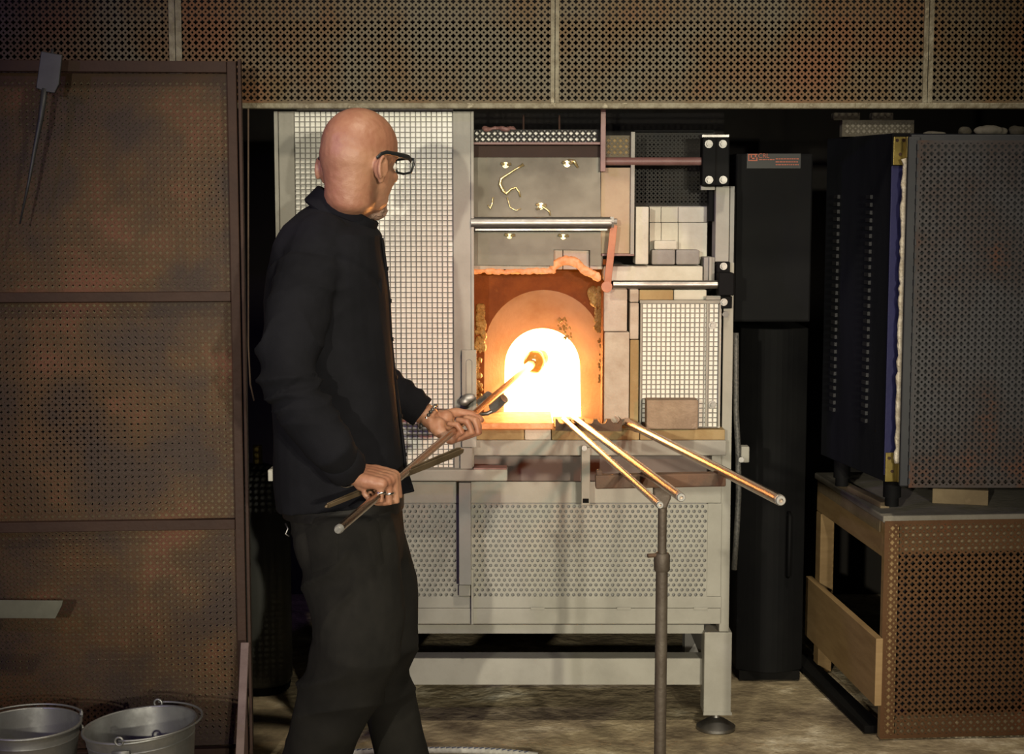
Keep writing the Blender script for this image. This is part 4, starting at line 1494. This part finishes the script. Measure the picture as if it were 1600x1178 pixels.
# --- body: one continuous surface
HF = V((math.sin(math.radians(34)), math.cos(math.radians(34)), 0))
HL = V((-HF.y, HF.x, 0))
pit = math.radians(7)
HU = (V((0, 0, 1)) * math.cos(pit) + HF * math.sin(pit)).normalized()
HFp = (HF * math.cos(pit) - V((0, 0, 1)) * math.sin(pit)).normalized()
hc = W(561, 168, 3.92)
hc.z -= .124
HM = Matrix((HFp, HL, HU)).transposed()


def hp_(x_, y_, z_):
    return hc + HM @ V((x_, y_, z_))


def hell(c, r, mbx=None, rot=None):
    M = HM if rot is None else HM @ rot
    (mbx or body).ell(hp_(*c), r, M, nu=20, nv=14)


hell((-.004, 0, .034), (.104, .0815, .090))
hell((-.028, 0, .010), (.080, .077, .080))
hell((.030, 0, -.030), (.066, .064, .080))
hell((.040, 0, -.078), (.048, .050, .040))
hell((.070, 0, -.100), (.026, .026, .022))
hell((.084, 0, .022), (.018, .050, .012))
for s_ in (-1, 1):
    hell((.066, .038 * s_, -.028), (.022, .022, .018))
    hell((-.026, .083 * s_, -.022), (.017, .0095, .027), rot=Matrix.Rotation(.25 * s_, 3, 'Z') @ Matrix.Rotation(-.18, 3, 'Y'))
    # ear rim
    pts = []
    for k in range(15):
        a = math.radians(-70 + 290 * k / 14)
        pts.append(hp_(-.027 - .0155 * math.cos(a), (.0895 + .005 * (1 if math.cos(a) > 0 else .2)) * s_, -.020 + .0265 * math.sin(a)))
    body.tube(pts, .0048, 8)
    hell((-.021, .085 * s_, -.046), (.009, .006, .010))
body.cap_chain([hp_(.094, 0, .012), hp_(.106, 0, -.012), hp_(.117, 0, -.034)], [.010, .012, .014])
for s_ in (-1, 1):
    hell((.103, .011 * s_, -.040), (.010, .008, .008))
hell((.090, 0, -.066), (.012, .022, .006))
hell((.088, 0, -.076), (.012, .020, .007))
body.tube([hp_(-.030, 0, -.030), hp_(-.026, 0, -.085), W(538, 318, 3.935), W(530, 350, 3.94), W(525, 390, 3.94)], [.066, .060, .060, .066, .08], 24)
loft(body, [(xb + 16, xf - 14, yb - 6 if yb > 700 else yb + 14, yf - 6 if yf > 700 else yf + 14, Yc, hd * .86) for xb, xf, yb, yf, Yc, hd in torso[1:]] + [(480, 612, 840, 840, 3.945, .13)])
a_, r_ = chain(armR, .72)
body.tube(a_ + [wrR - fdR * .02, wrR + dR * .012], r_ + [.033, .030], 16, up=sR, flat=.9)
a_, r_ = chain(armL, .72)
body.tube(a_ + [wrL - fdL * .02, wrL + dL * .012], r_ + [.032, .029], 16, up=sL, flat=.9)
a_, r_ = chain(legN, .74); body.tube(a_, r_, 18)
a_, r_ = chain(legF, .74); body.tube(a_, r_, 18)
me = remesh(body, .0034, 3, .5)
bm = bmesh.new(); bm.from_mesh(me)
HMi = HM.inverted()
sel = []
for v_ in bm.verts:
    q = HMi @ (v_.co - hc)
    if q.length < .19 and q.x < .055 and q.z > -.16 and not (abs(q.y) > .074 and -.055 < q.x < .0 and -.065 < q.z < .02):
        sel.append(v_)
for _ in range(30):
    bmesh.ops.smooth_vert(bm, verts=sel, factor=.5, use_axis_x=True, use_axis_y=True, use_axis_z=True)
bm.to_mesh(me); bm.free()
displace(me, lambda p: .0007 * noise.noise(p * 90))
bodyo = link('body', me, 'skin', man, smooth=True, label='bald head, neck and hands')
# eyes, brows
for s_ in (-1, 1):
    MB().ell(hp_(.082, .032 * s_, -.002), (.012, .012, .012), nu=14, nv=10).build('eyeball', 'eye', bodyo, smooth=True)
    MB().ell(hp_(.0915, .032 * s_, -.003), (.004, .006, .006), HM, nu=12, nv=8).build('iris', 'iris', bodyo, smooth=True)
    random.seed(4)
    mb = MB()
    for k in range(30):
        p = hp_(.095 + random.uniform(-.003, .005), (.018 + .034 * random.random()) * s_, .024 + random.uniform(-.003, .004))
        mb.tube([p, p + HM @ V((.008, .008 * s_, .003))], [.0012, .0003], 4)
    mb.build('eyebrow', 'beard', bodyo, kind='stuff')
# beard on the chin
mb = MB()
mb.ell(hp_(.074, 0, -.104), (.026, .026, .025), HM)
mb.ell(hp_(.084, 0, -.092), (.014, .022, .011), HM)
mb.ell(hp_(.064, 0, -.112), (.020, .020, .018), HM)
me = remesh(mb, .003, 1)
displace(me, lambda p: .004 * noise.noise(p * 140) + .003 * noise.noise(p * 60))
link('goatee', me, 'beard', man, smooth=True, label='short greying goatee')

# --- glasses
gl = MB()
for s_ in (-1, 1):
    q = [(.110 - .010 * 1, .066), (.118, .040), (.120, .012)]
    loop = []
    for (yy_, zz_) in ((.011, .016), (.040, .018), (.068, .016), (.069, .002), (.062, -.015), (.038, -.018), (.016, -.014), (.010, .0)):
        xx_ = .124 - .32 * max(0, yy_ - .02) ** 1.25
        loop.append(hp_(xx_, yy_ * s_, zz_ + .004))
    gl.tube(loop + [loop[0], loop[1]], .0030, 8)
    gl.tube([hp_(.118 - .012, .069 * s_, .016), hp_(.09, .0745 * s_, .020), hp_(.04, .081 * s_, .020), hp_(-.01, .087 * s_, .018), hp_(-.030, .0885 * s_, .012), hp_(-.045, .087 * s_, .0)],
            [.0072, .0068, .0058, .005, .0045, .004], 8, flat=.4, up=HU)
gl.tube([hp_(.124, .011, .012), hp_(.127, 0, .014), hp_(.124, -.011, .012)], .0026, 8)
go = gl.build('glasses', 'specs', man, smooth=True, label='dark rectangular glasses')
for s_ in (-1, 1):
    mb = MB()
    loop = []
    for (yy_, zz_) in ((.011, .016), (.040, .018), (.068, .016), (.069, .002), (.062, -.015), (.038, -.018), (.016, -.014), (.010, .0)):
        xx_ = .124 - .32 * max(0, yy_ - .02) ** 1.25
        loop.append(hp_(xx_, yy_ * s_, zz_ + .004))
    c_ = sum(loop, V()) / len(loop)
    off = HFp * .0008
    mb.v = [tuple(p + off) for p in loop] + [tuple(c_ + off)] + [tuple(p - off) for p in loop] + [tuple(c_ - off)]
    for k in range(8):
        k2 = (k + 1) % 8
        mb.f += [(k, k2, 8), (9 + k2, 9 + k, 17), (k2, k, 9 + k, 9 + k2)]
    mb.build('lens', 'lens', go)

# --- shirt
mb = MB()
loft(mb, torso)
mb.tube(ptsR, radR, 22)
mb.tube(ptsL, radL, 22)
mb.cap_chain([ptsR[0], ptsR[1]], [.078, .078], 16)
mb.cap_chain([ptsL[0], ptsL[1]], [.078, .078], 16)
me = remesh(mb, .0055, 7, .5)
elb = ptsR[4]
uaR = (ptsR[4] - ptsR[1]).normalized()


def seg_dist(p, a, b_):
    t_ = max(0, min(1, (p - a).dot(b_ - a) / (b_ - a).length_squared))
    return (p - a.lerp(b_, t_)).length, t_


def ridge(x_):
    """soft pleats with a tight valley"""
    return 1 - 2 * abs(math.sin(x_)) ** .65


def folds(p):
    w_ = .008 * noise.noise(V((p.x * 7, p.y * 7, p.z * 3.0 + 2)))
    w_ += .005 * noise.noise(V((p.x * 13 + p.z * 8, p.y * 11, p.z * 4)))
    d1, t1 = seg_dist(p, ptsR[1], ptsR[4])
    d2, t2 = seg_dist(p, ptsR[4], ptsR[7])
    if d1 < .11:
        q = (p - ptsR[1]).dot(uaR) + .35 * (p.x - elb.x)
        w_ += (.005 + .011 * t1 * t1) * ridge(q * 42 + 3.2 * noise.noise(p * 8)) * min(1, (1 - d1 / .11) * 2.2) * (.35 + .9 * abs(noise.noise(p * 6 + V((4, 1, 2)))))
    if d2 < .10 and d2 < d1:
        ax = (ptsR[7] - ptsR[4]).normalized()
        q = (p - ptsR[4]).dot(ax) - .25 * (p.z - elb.z)
        w_ += (.014 * (1 - t2 * .75)) * ridge(q * 46 + 3.4 * noise.noise(p * 8)) * min(1, (1 - d2 / .10) * 2.2) * (.4 + .9 * abs(noise.noise(p * 7)))
    d3, t3 = seg_dist(p, ptsL[4], ptsL[5])
    if d3 < .07:
        w_ += .003 * math.sin((p - ptsL[4]).dot(fdL) * 120 + 4 * noise.noise(p * 12))
    # armhole seam
    d4 = abs((p - ptsR[1]).dot(uaR) + .035)
    if d4 < .016 and p.y < 3.86:
        w_ -= .006 * (1 - d4 / .016)
    return w_


displace(me, folds)
sho = link('shirt', me, 'shirt', man, smooth=True, label='loose black long-sleeved shirt')
# cuffs
for nm, c_, fd_, r_, up_ in (('cuff', cuffR, fdR, .047, sR), ('cuff', cuffL, fdL, .042, sL)):
    MB().tube([c_ - fd_ * .045, c_ - fd_ * .04, c_ + fd_ * .0, c_ + fd_ * .004, c_ + fd_ * .002], [r_ - .003, r_ + .0005, r_ + .0005, r_ - .001, r_ - .008], 24).build(nm, 'shirt', sho, smooth='auto')
# collar
mb = MB()
cc = (W(497, 292, 3.94) + W(590, 350, 3.94)) / 2
af = (W(590, 350, 3.94) - W(497, 292, 3.94)) / 2
fw_ = af.normalized()
upc = V((-fw_.z, 0, fw_.x))
seg = 36
prof = [(.86, -.050, .0), (.95, .000, .0), (.98, .004, .0), (1.03, .002, .0), (1.155, -.040, 1.0), (1.10, -.045, 1.0), (.99, -.004, .0), (.92, -.04, 0)]
for (k, h_, tip) in prof:
    for j in range(seg):
        a = 2 * math.pi * j / seg
        ca, sa = math.cos(a), math.sin(a)
        drop = 0
        if tip:
            drop = -.034 * math.exp(-((abs(((a + math.pi) % (2 * math.pi)) - math.pi) - .45) / .35) ** 2)
        gap = 1.0
        mb.v.append(tuple(cc + af * ca * k + V((0, .074 * sa * k, 0)) + upc * (h_ + drop)))
npf = len(prof)
for i in range(npf - 1):
    for j in range(seg):
        if j in (0, seg - 1):
            continue
        j2 = (j + 1) % seg
        mb.f.append((i * seg + j, i * seg + j2, (i + 1) * seg + j2, (i + 1) * seg + j))
mb.build('collar', 'shirt', sho, smooth='auto')
# placket and buttons down the chest
pk = MB()
pts = [W(x_, y_, 3.935) for x_, y_ in ((597, 372), (603, 420), (608, 470), (611, 530), (617, 590), (625, 650), (632, 710), (635, 752))]
pk.tube(pts, .014, 8, flat=.28, up=(0, 1, 0))
pk = pk.build('placket', 'shirt', sho, smooth=True)
for p in pts[1:-1]:
    MB().cyl(p + V((.0045, 0, 0)), (1, 0, 0), .005, .003, 10).build('button', 'black_paint', pk)
# tail of the shirt hanging at the front
mb = MB()
mb.v = [tuple(W(*q)) for q in ((622, 745, 3.86), (640, 742, 3.90), (648, 768, 3.88), (626, 773, 3.84), (622, 745, 3.87), (640, 742, 3.91), (648, 768, 3.89), (626, 773, 3.85))]
mb.f = [(0, 1, 2, 3), (7, 6, 5, 4), (0, 4, 5, 1), (1, 5, 6, 2), (2, 6, 7, 3), (3, 7, 4, 0)]
mb.build('shirt_tail', 'shirt', sho, bevel=.003)

# --- trousers
mb = MB()
loft(mb, [(446, 626, 772, 765, 3.945, .155), (450, 630, 800, 795, 3.945, .160), (456, 634, 840, 835, 3.945, .158), (478, 628, 880, 880, 3.95, .14)])
a_, r_ = chain(legN); mb.tube(a_, r_, 24)
a_, r_ = chain(legF); mb.tube(a_, r_, 24)
# sagging seat
mb.ell(W(492, 850, 3.88), (.055, .10, .075))
me = remesh(mb, .007, 6, .5)
kneeN, kneeF = W(560, 1010, 3.79), W(605, 1010, 4.08)


def tfolds(p):
    w_ = .011 * noise.noise(V((p.x * 9, p.y * 9, p.z * 2.2 + 7)))
    w_ += .003 * noise.noise(V((p.x * 16, p.y * 15, p.z * 7)))
    for c_, s_ in ((kneeN, 1.0), (kneeF, .6)):
        zz_ = p.z - c_.z + .085
        d_ = abs(zz_)
        if d_ < .16:
            w_ += .010 * s_ * ridge((p.z - p.x * .5) * 27 + 3 * noise.noise(p * 5)) * (1 - d_ / .16) * (.3 + 1.1 * abs(noise.noise(p * 5)))
    hz_ = W(540, 890, 3.9).z
    d_ = abs(p.z - hz_)
    if d_ < .13 and p.x < W(560, 890, 3.9).x:
        w_ += .010 * ridge((p.z - p.x * 1.0) * 22 + 3 * noise.noise(p * 5)) * (1 - d_ / .13)
    return w_


displace(me, tfolds)
from mathutils.bvhtree import BVHTree
bvh = BVHTree.FromPolygons([v_.co.copy() for v_ in me.vertices], [tuple(f.vertices) for f in me.polygons])


def patch(quad, nu, nv, lift, th):
    """cloth patch laid on the trousers; quad is four corner points (x,y) tl,tr,br,bl"""
    mb_ = MB()
    eye = V((0, 0, HC))
    for layer in (lift, lift + th):
        for j in range(nv + 1):
            for i in range(nu + 1):
                a, b_ = i / nu, j / nv
                x_ = (quad[0][0] * (1 - a) + quad[1][0] * a) * (1 - b_) + (quad[3][0] * (1 - a) + quad[2][0] * a) * b_
                y_ = (quad[0][1] * (1 - a) + quad[1][1] * a) * (1 - b_) + (quad[3][1] * (1 - a) + quad[2][1] * a) * b_
                d_ = (W(x_, y_, 4.0) - eye).normalized()
                h_, n_, _, _ = bvh.ray_cast(eye, d_)
                if h_ is None:
                    return None
                edge_ = 1 if layer > lift and (i in (0, nu) or j in (0, nv)) else 0
                mb_.v.append(tuple(h_ + n_ * (layer - edge_ * th * .5)))
    K = (nu + 1) * (nv + 1)
    for j in range(nv):
        for i in range(nu):
            k = j * (nu + 1) + i
            mb_.f.append((K + k, K + k + 1, K + k + nu + 2, K + k + nu + 1))
            mb_.f.append((k + nu + 1, k + nu + 2, k + 1, k))
    bd = [i for i in range(nu + 1)] + [(j + 1) * (nu + 1) - 1 for j in range(1, nv + 1)] + [nv * (nu + 1) + i for i in range(nu - 1, -1, -1)] + [j * (nu + 1) for j in range(nv - 1, 0, -1)]
    for a, b_ in zip(bd, bd[1:] + bd[:1]):
        mb_.f.append((a, b_, K + b_, K + a))
    return mb_


pocket = patch([(478, 826), (530, 815), (528, 880), (488, 896)], 10, 12, -.001, .004)
fly = patch([(566, 812), (590, 800), (600, 880), (584, 884)], 6, 10, -.001, .003)
tro = link('trousers', me, 'trousers', man, smooth=True, label='baggy dark charcoal trousers')
if pocket:
    pocket.build('back_pocket', 'trousers', tro, smooth='auto')
if fly:
    fly.build('side_pocket', 'trousers', tro, smooth='auto')
# belt, belt loop, key chain
mb = MB()
n0 = 0
seg = 40
for (dz, ex) in ((-.018, 1.0), (-.017, 1.03), (.017, 1.03), (.018, 1.0)):
    pb2, pf2 = W(446, 790, 3.945), W(628, 782, 3.945)
    c_, ax = (pb2 + pf2) / 2, (pf2 - pb2) / 2
    for k in range(seg):
        a = 2 * math.pi * k / seg
        ca, sa = math.cos(a), math.sin(a)
        mb.v.append(tuple(c_ + ax * math.copysign(abs(ca) ** .83, ca) * ex + V((0, .160 * math.copysign(abs(sa) ** .83, sa) * ex, dz))))
for i in range(3):
    for k in range(seg):
        k2 = (k + 1) % seg
        mb.f.append((i * seg + k, i * seg + k2, (i + 1) * seg + k2, (i + 1) * seg + k))
mb.build('belt', 'leather', tro, smooth='auto')
MB().tube([W(446, 818, 3.86), W(450, 826, 3.85), W(446, 834, 3.85), W(452, 838, 3.85)], .0022, 6).build('key_clip', 'steel', tro, smooth=True)

# --- shoes
for (hx, hy, hY, a) in ((458, 1290, 4.04, -12), (646, 1262, 4.24, 8)):
    c_ = W(hx, hy, hY)
    M = Matrix.Translation((c_.x, hY, 0)) @ Matrix.Rotation(math.radians(a), 4, 'Z')
    mb = MB()
    for (x_, r0, z_, rz_) in ((-.055, .040, .05, .050), (-.01, .043, .055, .055), (.06, .043, .045, .045), (.12, .046, .035, .036), (.17, .042, .030, .030), (.205, .03, .026, .024)):
        mb.ell(M @ V((x_, 0, z_)), (.05, r0, rz_), nu=14, nv=8)
    mb.tube([M @ V((-.03, 0, .05)), M @ V((-.035, 0, c_.z + .03))], [.05, .052], 14)
    me = remesh(mb, .006, 4)
    for v_ in me.vertices:
        v_.co.z = max(v_.co.z, 0.012)
    s_o = link('shoe', me, 'leather', man, smooth=True)
    mb = MB()
    ol = [(-.10, -.03), (-.10, .03), (-.06, .045), (.06, .045), (.13, .05), (.20, .04), (.25, .0), (.20, -.04), (.13, -.05), (.06, -.045), (-.06, -.045)]
    nn = len(ol)
    mb.v = [tuple(M @ V((x_, y_, 0.0))) for x_, y_ in ol] + [tuple(M @ V((x_, y_, .022))) for x_, y_ in ol]
    mb.f = [tuple(range(nn)), tuple(range(nn, 2 * nn))] + [(i, (i + 1) % nn, nn + (i + 1) % nn, nn + i) for i in range(nn)]
    mb.build('sole', 'black_matte', s_o, bevel=.004)

# --- bracelets and rings
MB().torus(wrR + dR * .002 - fdR * .004, (fdR + dR * .3).normalized(), .036, .0035, 28, 8).build('bracelet', 'silver', man, smooth=True, label='thin silver chain bracelet')
random.seed(1)
u, v_ = frame_of((fdL + dL * .2).normalized())
for k in range(22):
    a = 2 * math.pi * k / 22
    MB().ell(wrL - fdL * .001 + (u * math.cos(a) + v_ * math.sin(a)) * .0345, (.0050, .0050, .0050), nu=8, nv=6).build('bracelet_bead', 'silver' if k % 6 == 0 else 'beads', man, smooth=True)
for i, t_ in ((2, .55), (3, .5)):
    a, b_ = fR[i][0], fR[i][1]
    MB().torus(a.lerp(b_, t_), b_ - a, .0108, .0028, 20, 8).build('finger_ring', 'silver', man, smooth=True, label='silver ring')

# ================================================================== HELD IRON WITH HOT GLASS
hi = thing('gathering_iron', 'long iron held by the man, its tip carrying hot glass inside the furnace mouth', 'pipe', tuple(P0))
MB().tube([P0 + pd * .006, P0 + pd * .5, P1 - pd * .14, P1 - pd * .10, P1], [.0092, .0092, .0092, .0125, .0135], 18).build('shaft', 'pipe_steel', hi, smooth='auto')
MB().tube([P0 - pd * .002, P0 + pd * .003, P0 + pd * .012], [.0072, .0097, .0097], 18).build('mouthpiece', 'bright_steel', hi, smooth='auto')
mb = MB()
tip = P1 + pd * .015
mb.ell(tip, (.033, .034, .036))
mb.ell(tip + pd * .03 + V((.01, 0, .004)), (.026, .03, .026))
me = remesh(mb, .003, 3)
displace(me, lambda p: .003 * noise.noise(p * 45))
link('glass_gather', me, 'hot_glass', hi, smooth=True, label='amber glob of molten glass')

# ================================================================== TWEEZERS IN THE RIGHT HAND
T0, T1 = W(512, 790, 3.60), W(722, 703, 3.98)
tq = thing('glass_tweezers', 'brown steel tweezers gripped together with the iron in the right hand', 'tweezers', tuple(T0))
td = (T1 - T0).normalized()
tu = V((0, -.6, 1)); tu = (tu - td * tu.dot(td)).normalized()
tw_ = td.cross(tu)
for s_ in (-1, 1):
    L_ = (T1 - T0).length
    mb = MB()
    secs = [(0, .002, .005), (.04, .0028, .0055), (.5 * L_, .0035, .007), (.75 * L_, .0045, .0085), (L_ * .97, .0045, .0085), (L_, .0040, .005)]
    for (l_, o_, h_) in secs:
        for (dx, dz) in ((-.0016, -1), (.0016, -1), (.0016, 1), (-.0016, 1)):
            mb.v.append(tuple(T0 + td * l_ + tw_ * (s_ * o_ + dx) + tu * (h_ * dz)))
    for i in range(len(secs) - 1):
        for k in range(4):
            k2 = (k + 1) % 4
            mb.f.append((i * 4 + k, i * 4 + k2, i * 4 + 4 + k2, i * 4 + 4 + k))
    mb.f += [(3, 2, 1, 0), tuple(range(len(mb.v) - 4, len(mb.v)))]
    mb.build('arm', 'tool_steel', tq, bevel=.001)
MB().tube([T0 - td * .001 - tw_ * .002, T0 - td * .006, T0 - td * .001 + tw_ * .002], .0045, 8, flat=.6).build('bow', 'tool_steel', tq, smooth=True)
